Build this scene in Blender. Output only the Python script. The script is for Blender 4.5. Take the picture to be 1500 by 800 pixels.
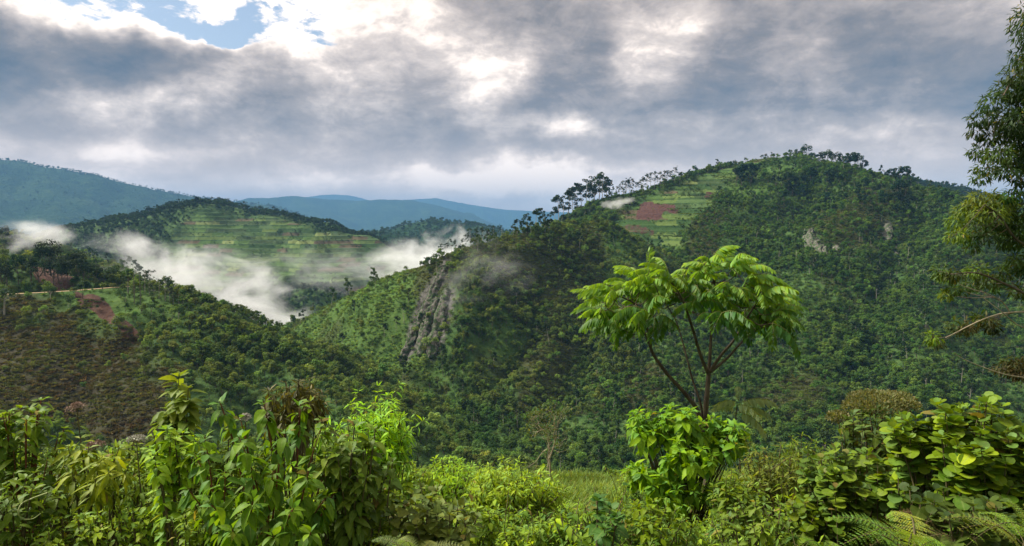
import bpy, math, random
import numpy as np
from mathutils import Vector, Matrix

for _o in list(bpy.data.objects):
    bpy.data.objects.remove(_o, do_unlink=True)
SC = bpy.context.scene
COL = SC.collection
RNG = np.random.default_rng(11)
random.seed(11)

# ------------------------------------------------------------------ camera
FOC = 1000.0                       # focal length in pixels of the 1500 x 800 photograph
HORIZON = 340.0                    # row of the eye level
PITCH = math.atan((400.0 - HORIZON) / FOC)
_cd = bpy.data.cameras.new('camera')
_cd.sensor_width = 36.0
_cd.lens = 24.0
_cd.clip_start = 0.05
_cd.clip_end = 70000.0
CAM = bpy.data.objects.new('camera', _cd)
COL.objects.link(CAM)
CAM.rotation_euler = (math.pi / 2 - PITCH, 0, 0)
SC.camera = CAM

# ------------------------------------------------------------------ render look
SC.render.engine = 'CYCLES'
SC.view_settings.view_transform = 'Standard'
SC.view_settings.look = 'None'
SC.view_settings.exposure = 1.0
SC.view_settings.gamma = 1.0
cy = SC.cycles
cy.use_denoising = True
try:
    cy.denoiser = 'OPENIMAGEDENOISE'
    cy.denoising_input_passes = 'RGB_ALBEDO_NORMAL'
    cy.denoising_prefilter = 'ACCURATE'
except Exception:
    pass
cy.max_bounces = 7
cy.diffuse_bounces = 3
cy.glossy_bounces = 2
cy.transmission_bounces = 4
cy.transparent_max_bounces = 12
cy.volume_bounces = 3
cy.volume_step_rate = 0.6
cy.volume_max_steps = 256
cy.sample_clamp_indirect = 4.0
cy.caustics_reflective = False
cy.caustics_refractive = False

# ------------------------------------------------------------------ sun and sky
SUN_ELEV, SUN_AZ = math.radians(47), math.radians(-72)      # azimuth from +Y towards +X
SUN_DIR = Vector((math.sin(SUN_AZ) * math.cos(SUN_ELEV), math.cos(SUN_AZ) * math.cos(SUN_ELEV), math.sin(SUN_ELEV)))
_sl = bpy.data.lights.new('sun', 'SUN')
_sl.energy = 4.8
_sl.angle = math.radians(22)
_sl.color = (1.0, 0.94, 0.84)
SUN = bpy.data.objects.new('sun', _sl)
COL.objects.link(SUN)
SUN.rotation_euler = SUN_DIR.to_track_quat('Z', 'Y').to_euler()


class NT:
    """small helper that writes shader nodes"""
    def __init__(self, tree):
        self.t = tree
        tree.nodes.clear()

    def n(self, kind, **kw):
        nd = self.t.nodes.new(kind)
        for k, v in kw.items():
            setattr(nd, k, v)
        return nd

    def put(self, sock, v):
        if isinstance(v, bpy.types.NodeSocket):
            self.t.links.new(v, sock)
        elif v is not None:
            if sock.type == 'RGBA' and len(v) == 3:
                v = (*v, 1.0)
            sock.default_value = v

    def math(self, op, a, b=None, c=None, clamp=False):
        nd = self.n('ShaderNodeMath', operation=op, use_clamp=clamp)
        for i, v in enumerate((a, b, c)):
            if v is not None:
                self.put(nd.inputs[i], v)
        return nd.outputs[0]

    def vec(self, op, a, b=None, s=None):
        nd = self.n('ShaderNodeVectorMath', operation=op)
        self.put(nd.inputs[0], a)
        if b is not None:
            self.put(nd.inputs[1], b)
        if s is not None:
            self.put(nd.inputs['Scale'], s)
        return nd.outputs['Value'] if op in ('LENGTH', 'DOT_PRODUCT', 'DISTANCE') else nd.outputs['Vector']

    def ramp(self, v, a, b, c=0.0, d=1.0, smooth=True):
        nd = self.n('ShaderNodeMapRange', interpolation_type='SMOOTHSTEP' if smooth else 'LINEAR', clamp=True)
        for i, x in enumerate((v, a, b, c, d)):
            self.put(nd.inputs[i], x)
        return nd.outputs[0]

    def noise(self, vec, scale, detail=4.0, rough=0.55, out='Fac', dist=0.0, dims='3D'):
        nd = self.n('ShaderNodeTexNoise', noise_dimensions=dims)
        if vec is not None:
            self.put(nd.inputs['Vector'], vec)
        self.put(nd.inputs['Scale'], scale)
        self.put(nd.inputs['Detail'], detail)
        self.put(nd.inputs['Roughness'], rough)
        self.put(nd.inputs['Distortion'], dist)
        return nd.outputs[out]

    def mix(self, f, a, b, kind='MIX'):
        nd = self.n('ShaderNodeMix', data_type='RGBA', blend_type=kind)
        self.put(nd.inputs[0], f)
        self.put(nd.inputs[6], a)
        self.put(nd.inputs[7], b)
        return nd.outputs[2]

    def colramp(self, v, stops, interp='LINEAR'):
        nd = self.n('ShaderNodeValToRGB')
        self.put(nd.inputs[0], v)
        cr = nd.color_ramp
        cr.interpolation = interp
        while len(cr.elements) < len(stops):
            cr.elements.new(0.5)
        for e, (p, c) in zip(cr.elements, stops):
            e.position = p
            e.color = (*c, 1.0) if len(c) == 3 else c
        return nd.outputs[0]


def pix_dir(px, py):
    """world direction (unit y) through a pixel of the photograph; used to measure positions"""
    u = (px - 750.0) / FOC
    v = (400.0 - py) / FOC
    cp, sp = math.cos(PITCH), math.sin(PITCH)
    y = cp + v * sp
    z = -sp + v * cp
    return u / y, z / y


def P(px, py, Y):
    a, b = pix_dir(px, py)
    return Vector((a * Y, Y, b * Y))


def sky_world():
    w = bpy.data.worlds.new('World')
    SC.world = w
    w.use_nodes = True
    T = NT(w.node_tree)
    D = T.n('ShaderNodeTexCoord').outputs['Generated']
    sep = T.n('ShaderNodeSeparateXYZ')
    T.put(sep.inputs[0], D)
    dx, dy, dz = sep.outputs
    sky = T.n('ShaderNodeTexSky', sky_type='NISHITA', sun_disc=False)
    sky.sun_elevation = SUN_ELEV
    sky.sun_rotation = SUN_AZ
    sky.air_density = 1.0
    sky.dust_density = 0.6
    blue = T.vec('SCALE', sky.outputs[0], s=0.085)
    # cloud layer: directions projected on a high flat layer
    zz = T.math('ADD', T.math('ABSOLUTE', dz), 0.20)
    cmb = T.n('ShaderNodeCombineXYZ')
    T.put(cmb.inputs[0], T.math('DIVIDE', dx, zz))
    T.put(cmb.inputs[1], T.math('DIVIDE', dy, zz))
    cmb.inputs[2].default_value = 3.7
    flat = cmb.outputs[0]

    def blob(px, py, rx, ry, amp, rot=0.0):
        """a soft bank or gap in the cloud, centred on a compass direction"""
        a, b = pix_dir(px, py)
        c = Vector((a, 1.0, b)).normalized()
        df = T.vec('SUBTRACT', D, tuple(c))
        if rot:
            r = T.n('ShaderNodeVectorRotate', rotation_type='Y_AXIS')
            T.put(r.inputs['Vector'], df)
            r.inputs['Angle'].default_value = rot
            df = r.outputs[0]
        df = T.vec('MULTIPLY', df, (FOC / rx / 1.25, 1.3, FOC / ry / 1.25))
        return T.ramp(T.vec('LENGTH', df), 1.0, 0.0, 0.0, amp)

    # uneven edges for all banks and gaps
    warp = T.noise(D, 5.0, 5.0, 0.6, out='Color')
    Dw = T.vec('ADD', D, T.vec('SCALE', T.vec('SUBTRACT', warp, (0.5, 0.5, 0.5)), s=0.13))

    def cloud(vec):
        st = T.vec('MULTIPLY', vec, (0.62, 1.0, 1.0))
        a = T.noise(st, 1.05, 12.0, 0.60, dist=0.35)
        b = T.noise(T.vec('ADD', st, (7.3, 2.1, 0.0)), 0.40, 3.0, 0.5)
        return T.math('ADD', T.math('MULTIPLY', a, 0.46), T.math('MULTIPLY', b, 0.34))

    def billow(vec):
        st = T.vec('MULTIPLY', vec, (1.0, 1.0, 1.9))
        a = T.noise(st, 4.8, 14.0, 0.62, dist=0.15)
        b = T.noise(T.vec('ADD', st, (3.1, 0.7, 1.9)), 15.0, 12.0, 0.66, dist=0.6)
        return T.math('ADD', T.math('MULTIPLY', T.math('SUBTRACT', a, 0.5), 1.15), T.math('MULTIPLY', T.math('SUBTRACT', b, 0.5), 0.42))

    d0 = T.math('ADD', cloud(flat), T.math('ADD', billow(D), 0.06))
    d1 = T.math('ADD', cloud(T.vec('ADD', flat, (0.03, 0.16, 0.0))), T.math('ADD', billow(T.vec('ADD', D, (0.0, 0.0, 0.03))), 0.06))
    D0 = D
    D = Dw
    banks = [
        (60, 85, 330, 95, 0.15, 0.1), (330, 130, 320, 80, 0.09, 0.2), (30, 40, 130, 60, 0.08),
        (430, 195, 330, 70, 0.10), (700, 60, 260, 110, 0.06), (840, 215, 230, 45, 0.13), (1200, 130, 360, 60, 0.11),
        (1330, 40, 260, 60, 0.05), (640, 250, 170, 16, 0.11), (1010, 226, 60, 14, 0.10), (1320, 246, 200, 26, 0.08), (600, 150, 260, 60, 0.05),
        (1450, 90, 150, 60, 0.08), (470, 320, 160, 30, 0.10),
    ]
    gaps = [
        (185, 12, 200, 62, -0.46), (330, 40, 70, 30, -0.2, 0.3), (430, 45, 130, 65, -0.13, 0.5), (215, 42, 110, 26, -0.12), (205, 135, 180, 30, -0.24, 0.2),
        (250, 215, 110, 16, -0.10), (985, 88, 100, 60, -0.20), (725, 115, 120, 55, -0.22, 0.5), (850, 192, 140, 26, -0.24), (600, 15, 150, 70, -0.07),
        (790, 268, 200, 46, -0.42), (600, 250, 80, 16, -0.24), (1180, 20, 240, 50, -0.06), (1230, 185, 220, 14, -0.07), (960, 232, 130, 14, -0.12), (400, 262, 360, 22, -0.16),
        (80, 205, 150, 24, -0.08),
    ]
    tot = None
    for bk in banks + gaps:
        v = blob(*bk)
        tot = v if tot is None else T.math('ADD', tot, v)
    dens = T.math('ADD', d0, tot)
    shade = T.math('SUBTRACT', d0, d1)                      # lit and shaded flanks of the billows
    thick = T.math('SUBTRACT', dens, T.math('MULTIPLY', shade, 0.7))
    thick = T.math('MULTIPLY_ADD', T.math('SUBTRACT', thick, 0.43), 1.2, 0.43)
    ccol = T.colramp(thick, [(0.20, (0.95, 0.93, 0.90)), (0.28, (0.74, 0.715, 0.69)), (0.36, (0.47, 0.45, 0.44)),
                             (0.49, (0.26, 0.246, 0.243)), (0.61, (0.150, 0.145, 0.149)), (0.78, (0.066, 0.076, 0.098))])
    cover = T.math('MAXIMUM', T.ramp(dens, 0.13, 0.22), T.ramp(dz, 0.24, 0.16))
    low = T.ramp(dz, 0.17, 0.02)                             # thicker air low down
    ccol = T.mix(T.math('MULTIPLY', low, 0.62), ccol, (1.02, 0.86, 0.73))
    skyc = T.mix(1.0, T.mix(cover, blue, ccol), (1.07, 0.935, 0.825), 'MULTIPLY')
    bg = T.n('ShaderNodeBackground')
    T.put(bg.inputs[0], skyc)
    bg.inputs[1].default_value = 1.0
    out = T.n('ShaderNodeOutputWorld')
    T.t.links.new(bg.outputs[0], out.inputs[0])
    w.cycles.sampling_method = 'MANUAL'
    w.cycles.sample_map_resolution = 512


sky_world()

# ------------------------------------------------------------------ numeric helpers
def _hash(ix, iy, seed):
    h = (ix.astype(np.int64) * 374761393 + iy.astype(np.int64) * 668265263 + seed * 974711) & 0xffffffff
    h = ((h ^ (h >> 13)) * 1274126177) & 0xffffffff
    return ((h ^ (h >> 16)) & 0xffff).astype(np.float32) / 65535.0


def vnoise(x, y, seed=0):
    """gradient noise in about -1..1"""
    ix, iy = np.floor(x), np.floor(y)
    fx, fy = (x - ix).astype(np.float32), (y - iy).astype(np.float32)
    ux, uy = fx * fx * fx * (fx * (fx * 6 - 15) + 10), fy * fy * fy * (fy * (fy * 6 - 15) + 10)

    def g(ox, oy):
        a = _hash(ix + ox, iy + oy, seed) * (2 * np.pi)
        return np.cos(a) * (fx - ox) + np.sin(a) * (fy - oy)
    a = g(0, 0) + (g(1, 0) - g(0, 0)) * ux
    b = g(0, 1) + (g(1, 1) - g(0, 1)) * ux
    return 1.5 * (a + (b - a) * uy)


def fbm(x, y, wave, octs=4, seed=0, gain=0.5, ridge=False):
    out, amp, f = np.zeros_like(x, dtype=np.float32), 1.0, 1.0 / wave
    for o in range(octs):
        v = vnoise(x * f, y * f, seed + o * 17)
        if ridge:
            v = 1.0 - 2.0 * np.abs(v)
        out += amp * v
        amp *= gain
        f *= 2.03
    return out


def sstep(a, b, v):
    t = np.clip((v - a) / (b - a), 0, 1)
    return t * t * (3 - 2 * t)


# ------------------------------------------------------------------ shape of the land
# every hill is a set of crest lines (column, row, metres away); its flanks fall from the crest
HILLS = {
    'far_peak': dict(s=0.35, r=90, rough=0.0, lines=[
        [(330, 297, 9300), (390, 293, 9300), (440, 290, 9500), (470, 286, 9600), (490, 284, 9600), (510, 286, 9600), (540, 293, 9600), (600, 303, 9600)]]),
    'far_ridge': dict(s=0.33, r=80, rough=0.0, lines=[
        [(540, 297, 8300), (600, 292, 8500), (637, 290, 8500), (662, 295, 8500), (690, 300, 8400), (731, 306, 8400), (775, 309, 8300), (850, 312, 8300), (1000, 318, 8200)]]),
    'blue_ridge': dict(s=0.36, r=60, rough=0.02, lines=[
        [(250, 296, 5900), (340, 297, 6000), (367, 290, 6100), (400, 289, 6200), (431, 287, 6300), (480, 292, 6400), (525, 294, 6400), (562, 292, 6300), (600, 293, 6200), (637, 300, 6100), (675, 313, 6000), (701, 322, 5900), (760, 345, 5800)],
        [(440, 288, 6300), (470, 318, 5500), (490, 345, 4900)], [(562, 292, 6300), (590, 320, 5500), (640, 345, 4900)]]),
    'mountain': dict(s=0.44, r=70, rough=0.03, lines=[
        [(-500, 190, 3700), (-150, 214, 3900), (0, 234, 4000), (30, 236, 4000), (60, 244, 4000), (90, 247, 4050), (130, 255, 4100), (200, 272, 4200), (280, 288, 4300), (340, 295, 4400), (394, 301, 4400), (424, 314, 4400), (470, 336, 4300), (520, 365, 4200)],
        [(60, 244, 4000), (80, 285, 3500), (70, 325, 3050)], [(200, 272, 4200), (190, 300, 3700), (215, 335, 3200)],
        [(-150, 214, 3900), (-60, 270, 3400), (-20, 320, 2950)], [(340, 295, 4400), (360, 315, 3900), (350, 345, 3500)]]),
    'green_hill': dict(s=0.36, r=30, rough=0.03, lines=[
        [(545, 350, 2700), (570, 336, 2750), (600, 329, 2800), (637, 321, 2800), (675, 325, 2800), (701, 331, 2750), (720, 350, 2700)], [(637, 321, 2800), (650, 345, 2500)]]),
    'dark_hill': dict(s=0.45, r=20, rough=0.03, lines=[
        [(470, 352, 2050), (529, 343, 2000), (562, 342, 2000), (581, 345, 1980), (610, 362, 1900)]]),
    'terraced_hill': dict(s=0.46, r=35, rough=0.05, lines=[
        [(40, 350, 1500), (101, 337, 1500), (150, 326, 1500), (184, 318, 1500), (225, 313, 1520), (262, 303, 1530), (292, 299, 1530), (320, 301, 1530), (356, 304, 1520), (412, 315, 1500), (450, 326, 1470), (472, 341, 1440), (484, 343, 1400), (500, 339, 1380), (526, 344, 1370), (544, 355, 1350), (562, 368, 1330), (600, 392, 1300)],
        [(150, 326, 1500), (130, 360, 1330), (150, 400, 1150)], [(340, 303, 1525), (350, 350, 1330), (390, 410, 1130)],
        [(500, 339, 1380), (500, 380, 1230), (470, 420, 1090)]]),
    'behind_hill': dict(s=0.4, r=30, rough=0.03, lines=[
        [(1240, 262, 1750), (1320, 261, 1750), (1355, 266, 1750), (1385, 275, 1750), (1430, 287, 1700), (1520, 300, 1700)]]),
    'edge_hill': dict(s=0.55, r=15, rough=0.06, lines=[
        [(-300, 322, 760), (-60, 340, 720), (8, 350, 700), (30, 358, 690), (62, 374, 680), (100, 405, 670), (140, 440, 660)]]),
    'road_spur': dict(s=0.58, r=12, rough=0.06, lines=[
        [(-300, 350, 500), (0, 388, 462), (50, 390, 455), (100, 404, 445), (150, 418, 432), (186, 425, 424)],
        [(-300, 432, 430), (0, 430, 412), (60, 429, 412), (120, 425, 418), (186, 425, 424), (215, 434, 420), (262, 449, 414), (310, 470, 402), (360, 502, 388), (410, 537, 368), (450, 564, 348), (490, 586, 330), (540, 612, 310), (600, 690, 295)],
        [(262, 447, 414), (250, 500, 370), (270, 560, 330), (300, 640, 300)], [(80, 429, 414), (60, 520, 345), (40, 620, 295)]]),
    'rocky_ridge': dict(s=0.90, r=10, rough=0.10, lines=[
        [(905, 345, 670), (880, 331, 680), (840, 331, 680), (800, 336, 650), (760, 345, 620), (700, 361, 590), (660, 374, 572), (640, 386, 578), (600, 396, 600), (560, 409, 620), (500, 439, 640), (450, 467, 645), (400, 500, 650), (330, 540, 655)],
        [(655, 376, 572), (640, 410, 556), (622, 440, 540), (600, 480, 520), (580, 520, 500), (565, 560, 478), (565, 630, 440), (585, 700, 400)],
        [(860, 331, 683), (830, 400, 600), (800, 470, 530), (765, 570, 450), (735, 660, 395), (730, 720, 370)],
        [(905, 345, 670), (925, 410, 610), (900, 480, 540), (880, 560, 470), (850, 640, 400)]]),
    'forest_hill': dict(s=0.70, r=18, rough=0.09, lines=[
        [(880, 312, 940), (900, 297, 950), (960, 276, 975), (1050, 252, 1010), (1110, 233, 1060), (1165, 231, 1050), (1230, 246, 960), (1300, 262, 890), (1345, 278, 860), (1400, 292, 830), (1500, 310, 800), (1700, 335, 760)],
        [(1165, 231, 1050), (1110, 262, 960), (1062, 310, 860), (1022, 358, 760), (1000, 430, 640), (965, 530, 490), (945, 590, 430), (900, 670, 360)],
        [(1300, 262, 890), (1250, 300, 800), (1220, 335, 735), (1195, 385, 660), (1185, 480, 530), (1165, 600, 410), (1140, 700, 340)],
        [(1400, 292, 830), (1370, 360, 690), (1345, 470, 530), (1325, 600, 410), (1300, 700, 350)],
        [(1500, 310, 800), (1500, 430, 620), (1510, 560, 450)], [(1700, 335, 760), (1720, 480, 560), (1730, 620, 420)]]),
    'field_slope': dict(s=0.40, r=30, rough=0.02, lines=[
        [(1050, 254, 1005), (1010, 285, 930), (975, 322, 850), (950, 365, 770)]]),
}
HNAMES = list(HILLS)
FARTHER = {'far_peak': 2.3, 'far_ridge': 2.3, 'blue_ridge': 2.1, 'mountain': 1.7}
for _k, _h in HILLS.items():
    segs = []
    for ln in _h['lines']:
        pts = [P(p[0], p[1], p[2] * FARTHER.get(_k, 1.0)) for p in ln]
        for a, b in zip(pts[:-1], pts[1:]):
            segs.append((a, b))
    _h['segs'] = segs
    ys = [p.y for s in segs for p in s]
    _h['range'] = (min(ys) - 3500 if max(ys) > 3000 else min(ys) - 700, max(ys) + (4000 if max(ys) > 3000 else 900))


def hill_height(h, x, y):
    """height of one hill and the distance from its crest lines"""
    best = np.full(x.shape, -1e4, np.float32)
    dist = np.full(x.shape, 1e4, np.float32)
    for a, b in h['segs']:
        ax, ay = b.x - a.x, b.y - a.y
        t = np.clip(((x - a.x) * ax + (y - a.y) * ay) / (ax * ax + ay * ay + 1e-6), 0, 1)
        d = np.hypot(x - a.x - t * ax, y - a.y - t * ay)
        z = a.z + t * (b.z - a.z) - h['s'] * (np.sqrt(d * d + h['r'] ** 2) - h['r'])
        best = np.maximum(best, z)
        dist = np.minimum(dist, d)
    return best, dist


def ledge_height(x, y):
    """the slope the camera stands on: a grassy ledge that ends at a steep drop"""
    edge = 22.0 + 2.5 * vnoise(x / 9.0, y * 0 + 0.3, 5) + 0.10 * np.abs(x)
    z = -2.05 - 0.272 * np.maximum(y, -6) - 0.05 * np.minimum(y + 6, 0)
    z = z + 0.020 * np.clip(np.abs(x - 1.5) - 3.0, 0, 30)
    over = np.maximum(y - edge, 0)
    z = z - 0.58 * (np.sqrt(over * over + 9.0) - 3.0)
    z += 0.16 * vnoise(x / 2.7, y / 2.7, 3) + 0.06 * vnoise(x / 0.9, y / 0.9, 4)
    return z


def land_height(x, y):
    x = x.astype(np.float32)
    y = y.astype(np.float32)
    wx = x + 9.0 * vnoise(x / 90.0, y / 90.0, 31) * np.clip(y / 500, 0, 3)
    wy = y + 9.0 * vnoise(x / 90.0, y / 90.0, 32) * np.clip(y / 500, 0, 3)
    base = np.where(y > 1100, -135.0, -122.0) + 6.0 * vnoise(x / 160, y / 160, 8)
    hs = [base.astype(np.float32)]
    n_big = fbm(x, y, 150.0, 3, 40, 0.5, True)
    n_mid = fbm(x, y, 62.0, 3, 60, 0.5, True)
    n_far = fbm(x, y, 1500.0, 4, 80, 0.5, True)
    n_small = fbm(x, y, 17.0, 3, 90, 0.5)
    for k in HNAMES:
        h = HILLS[k]
        z = np.full(x.shape, -1e4, np.float32)
        m = (y > h['range'][0]) & (y < h['range'][1])
        if m.any():
            zz, d = hill_height(h, wx[m], wy[m])
            far = h['rough'] <= 0.03 and k not in ('field_slope',)
            ease = sstep(0, 520.0 if k in FARTHER else (200.0 if far else 55.0), d)
            if far:
                zz = zz + ease * ((75.0 if k in FARTHER else 16.0) * (n_far[m] - 0.4) + (12.0 if k in FARTHER else 5.0) * (n_big[m] - 0.4))
            else:
                q = h['rough'] * 10
                zz = zz + ease * q * (13.0 * (n_big[m] - 0.5) + 7.0 * (n_mid[m] - 0.5)) + (0.35 + 0.65 * ease) * q * 1.1 * n_small[m]
            if k == 'terraced_hill':
                zz = zz + ease * 20.0 * vnoise(x[m] / 150.0, y[m] / 190.0, 66)
            z[m] = zz
        hs.append(z)
    hs.append(ledge_height(x, y))
    H = np.stack(hs)
    top = H.max(axis=0)
    who = H.argmax(axis=0)
    k = np.where(y > 2500, 14.0, np.where(y > 60, 5.0, 0.8)).astype(np.float32)
    z = top + k * np.log(np.exp((H - top) / k).sum(axis=0)) - 0.0
    z = np.where(y < 60, top, z)
    # terraces: treads and risers cut into the cultivated hills
    for name, step in (('terraced_hill', 8.0), ('field_slope', 7.0)):
        f = field_mask(x, y, who, name)
        q = z / step + 0.35 * vnoise(x / 120, y / 120, 77)
        fr = q - np.floor(q)
        zt = step * (np.floor(q) + 0.2 * fr + 0.8 * sstep(0.72, 0.98, fr) - 0.35 * vnoise(x / 120, y / 120, 77))
        z = z + f * (zt - z)
    # the dirt road is a bench cut into the spur
    d, rz = road_dist(x, y)
    w = 1.0 - sstep(1.8, 5.5, d)
    z = z + w * (rz - z)
    return z, who


def poly_mask(px, py, poly, soft):
    """soft membership of points in a convex outline"""
    out = np.ones_like(px)
    n = len(poly)
    area = sum(poly[i][0] * poly[(i + 1) % n][1] - poly[(i + 1) % n][0] * poly[i][1] for i in range(n))
    sg = 1.0 if area > 0 else -1.0
    for i in range(n):
        (x0, y0), (x1, y1) = poly[i], poly[(i + 1) % n]
        ln = math.hypot(x1 - x0, y1 - y0)
        d = sg * ((x1 - x0) * (py - y0) - (y1 - y0) * (px - x0)) / ln
        out = out * sstep(-soft, soft, d)
    return out


def ground_poly(pts):
    return [tuple(P(*p).xy) for p in pts]


FIELD_T = [ground_poly([(240, 425, 1090), (560, 420, 1100), (590, 372, 1330), (440, 325, 1440), (380, 318, 1470), (290, 322, 1450), (250, 350, 1330)]),
           ground_poly([(100, 400, 1150), (250, 420, 1120), (250, 385, 1250), (140, 385, 1250)])]
FIELD_F = [ground_poly([(880, 345, 800), (1010, 350, 790), (1010, 250, 1000), (1075, 236, 1035), (1150, 231, 1048), (1050, 252, 1008), (930, 292, 930), (900, 305, 900)]),
           ground_poly([(885, 390, 740), (1005, 385, 740), (1052, 300, 900), (1075, 250, 1000), (925, 290, 930), (890, 320, 850)]),
           ground_poly([(1000, 300, 890), (1040, 300, 890), (1085, 262, 975), (1150, 236, 1045), (1110, 231, 1058), (1040, 256, 1005), (985, 275, 960)])]


def field_mask(x, y, who, name):
    jx = x + 14 * vnoise(x / 60, y / 60, 51)
    jy = y + 14 * vnoise(x / 60, y / 60, 52)
    if name == 'terraced_hill':
        return np.maximum.reduce([poly_mask(jx, jy, p, 12.0) for p in FIELD_T])
    return np.maximum(poly_mask(jx, jy, FIELD_F[1], 7.0), poly_mask(jx, jy, FIELD_F[2], 7.0))


ROAD = [P(-120, 434, 408), P(-40, 433, 405), P(20, 430.5, 404), P(60, 428.5, 406), P(110, 425.5, 412), P(160, 421.5, 421), P(188, 420, 432), P(205, 421, 448), P(215, 428, 470)]


def road_dist(x, y):
    best = np.full(x.shape, 1e4, np.float32)
    rz = np.zeros(x.shape, np.float32)
    m = (y > 380) & (y < 500) & (x < -180) & (x > -420)
    if m.any():
        xx, yy = x[m], y[m]
        b, r = best[m], rz[m]
        for p, q in zip(ROAD[:-1], ROAD[1:]):
            ax, ay = q.x - p.x, q.y - p.y
            t = np.clip(((xx - p.x) * ax + (yy - p.y) * ay) / (ax * ax + ay * ay), 0, 1)
            d = np.hypot(xx - p.x - t * ax, yy - p.y - t * ay)
            z = p.z + t * (q.z - p.z)
            r = np.where(d < b, z, r)
            b = np.minimum(b, d)
        best[m], rz[m] = b, r
    return best, rz


# ------------------------------------------------------------------ the polar grid that carries the land
def _rows():
    r = [1.2]
    while r[-1] < 60:
        r.append(r[-1] * 1.032)
    while r[-1] < 250:
        r.append(r[-1] * 1.025)
    while r[-1] < 1080:
        r.append(r[-1] + 2.6 + max(0, r[-1] - 700) * 0.004)
    while r[-1] < 1600:
        r.append(r[-1] + 4.2)
    while r[-1] < 25500:
        r.append(r[-1] * 1.013)
    return np.array(r)


RAD = _rows()
AZ_IN = np.radians(np.linspace(-44, 44, 941))
_out = np.radians(np.arange(44, 316, 4.0)[1:])
AZ = np.concatenate([AZ_IN, _out])
NR, NC = len(RAD), len(AZ)
_R, _A = np.meshgrid(RAD, AZ, indexing='ij')
GX, GY = (_R * np.sin(_A)).astype(np.float32), (_R * np.cos(_A)).astype(np.float32)
GZ, GWHO = land_height(GX.ravel(), GY.ravel())
GZ = GZ.reshape(GX.shape).astype(np.float32)
GWHO = GWHO.reshape(GX.shape)
print('land grid', NR, NC, NR * NC)


def land_z(x, y):
    """height of the built mesh at a point in front of the camera"""
    x = np.atleast_1d(np.asarray(x, float))
    y = np.atleast_1d(np.asarray(y, float))
    r = np.hypot(x, y)
    a = np.arctan2(x, y)
    i = np.clip(np.searchsorted(RAD, r) - 1, 0, NR - 2)
    fi = np.clip((r - RAD[i]) / (RAD[i + 1] - RAD[i]), 0, 1)
    cj = np.clip((a - AZ_IN[0]) / (AZ_IN[1] - AZ_IN[0]), 0, len(AZ_IN) - 1.001)
    j = cj.astype(int)
    fj = cj - j
    z = (GZ[i, j] * (1 - fi) * (1 - fj) + GZ[i + 1, j] * fi * (1 - fj) + GZ[i, j + 1] * (1 - fi) * fj + GZ[i + 1, j + 1] * fi * fj)
    return z


# highest elevation seen in front of every grid node: what the eye can see
_ev = GZ / _R
EVMAX = np.maximum.accumulate(_ev, axis=0)


def seen(x, y, ztop, tol=0.0):
    r = np.hypot(x, y)
    a = np.arctan2(x, y)
    i = np.clip(np.searchsorted(RAD, r) - 3, 0, NR - 1)
    j = np.clip(np.round((a - AZ_IN[0]) / (AZ_IN[1] - AZ_IN[0])), 0, len(AZ_IN) - 1).astype(int)
    return ztop / r > EVMAX[i, j] - tol


def hit(px, py):
    """where the line of sight through a pixel meets the land"""
    a, b = pix_dir(px, py)
    y = np.concatenate([np.linspace(2, 60, 400), np.linspace(60, 1700, 4000), np.linspace(1700, 9000, 1500)])
    z = land_z(a * y, y)
    below = np.nonzero(b * y < z)[0]
    if len(below) == 0:
        # above the skyline: the crest just under the line of sight
        k = int(np.argmax(z / y))
        return Vector((a * y[k], y[k], z[k]))
    k = below[0]
    return Vector((a * y[k], y[k], float(z[k])))


def proj(x, y, z):
    cp, sp = math.cos(PITCH), math.sin(PITCH)
    dpt = y * cp - z * sp
    up = y * sp + z * cp
    return 750 + FOC * x / dpt, 400 - FOC * up / dpt


# ------------------------------------------------------------------ mesh helpers
def link(name, me, parent=None, loc=None):
    o = bpy.data.objects.new(name, me)
    COL.objects.link(o)
    if parent is not None:
        o.parent = parent
    if loc is not None:
        o.location = loc
    return o


def mesh_np(name, V, faces, mats=(), mat_idx=None, smooth=False, attrs=None):
    """faces: list of integer arrays, each (n, k)"""
    me = bpy.data.meshes.new(name)
    V = np.asarray(V, np.float32)
    me.vertices.add(len(V))
    me.vertices.foreach_set('co', V.ravel())
    faces = [np.asarray(f, np.int32) for f in faces if len(f)]
    nl = sum(f.size for f in faces)
    npoly = sum(len(f) for f in faces)
    me.loops.add(nl)
    me.polygons.add(npoly)
    me.loops.foreach_set('vertex_index', np.concatenate([f.ravel() for f in faces]))
    tot = np.concatenate([np.full(len(f), f.shape[1], np.int32) for f in faces])
    st = np.concatenate([[0], np.cumsum(tot)[:-1]]).astype(np.int32)
    me.polygons.foreach_set('loop_start', st)
    try:
        me.polygons.foreach_set('loop_total', tot)
    except Exception:
        pass
    if mat_idx is not None:
        me.polygons.foreach_set('material_index', np.asarray(mat_idx, np.int32))
    if smooth:
        me.polygons.foreach_set('use_smooth', np.ones(npoly, bool))
    for k, v in (attrs or {}).items():
        v = np.asarray(v, np.float32)
        if v.ndim == 1:
            me.attributes.new(k, 'FLOAT', 'POINT').data.foreach_set('value', v)
        else:
            me.attributes.new(k, 'FLOAT_VECTOR', 'POINT').data.foreach_set('vector', v.ravel())
    for m in mats:
        me.materials.append(m)
    me.update()
    me.validate()
    return me


def material(name):
    m = bpy.data.materials.new(name)
    m.use_nodes = True
    T = NT(m.node_tree)
    out = T.n('ShaderNodeOutputMaterial')
    return m, T, out


def principled(T, out, col, rough=0.8, spec=0.2, normal=None):
    b = T.n('ShaderNodeBsdfPrincipled')
    T.put(b.inputs['Base Color'], col)
    T.put(b.inputs['Roughness'], rough)
    T.put(b.inputs['Specular IOR Level'], spec)
    if normal is not None:
        T.put(b.inputs['Normal'], normal)
    T.t.links.new(b.outputs[0], out.inputs[0])
    return b


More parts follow.
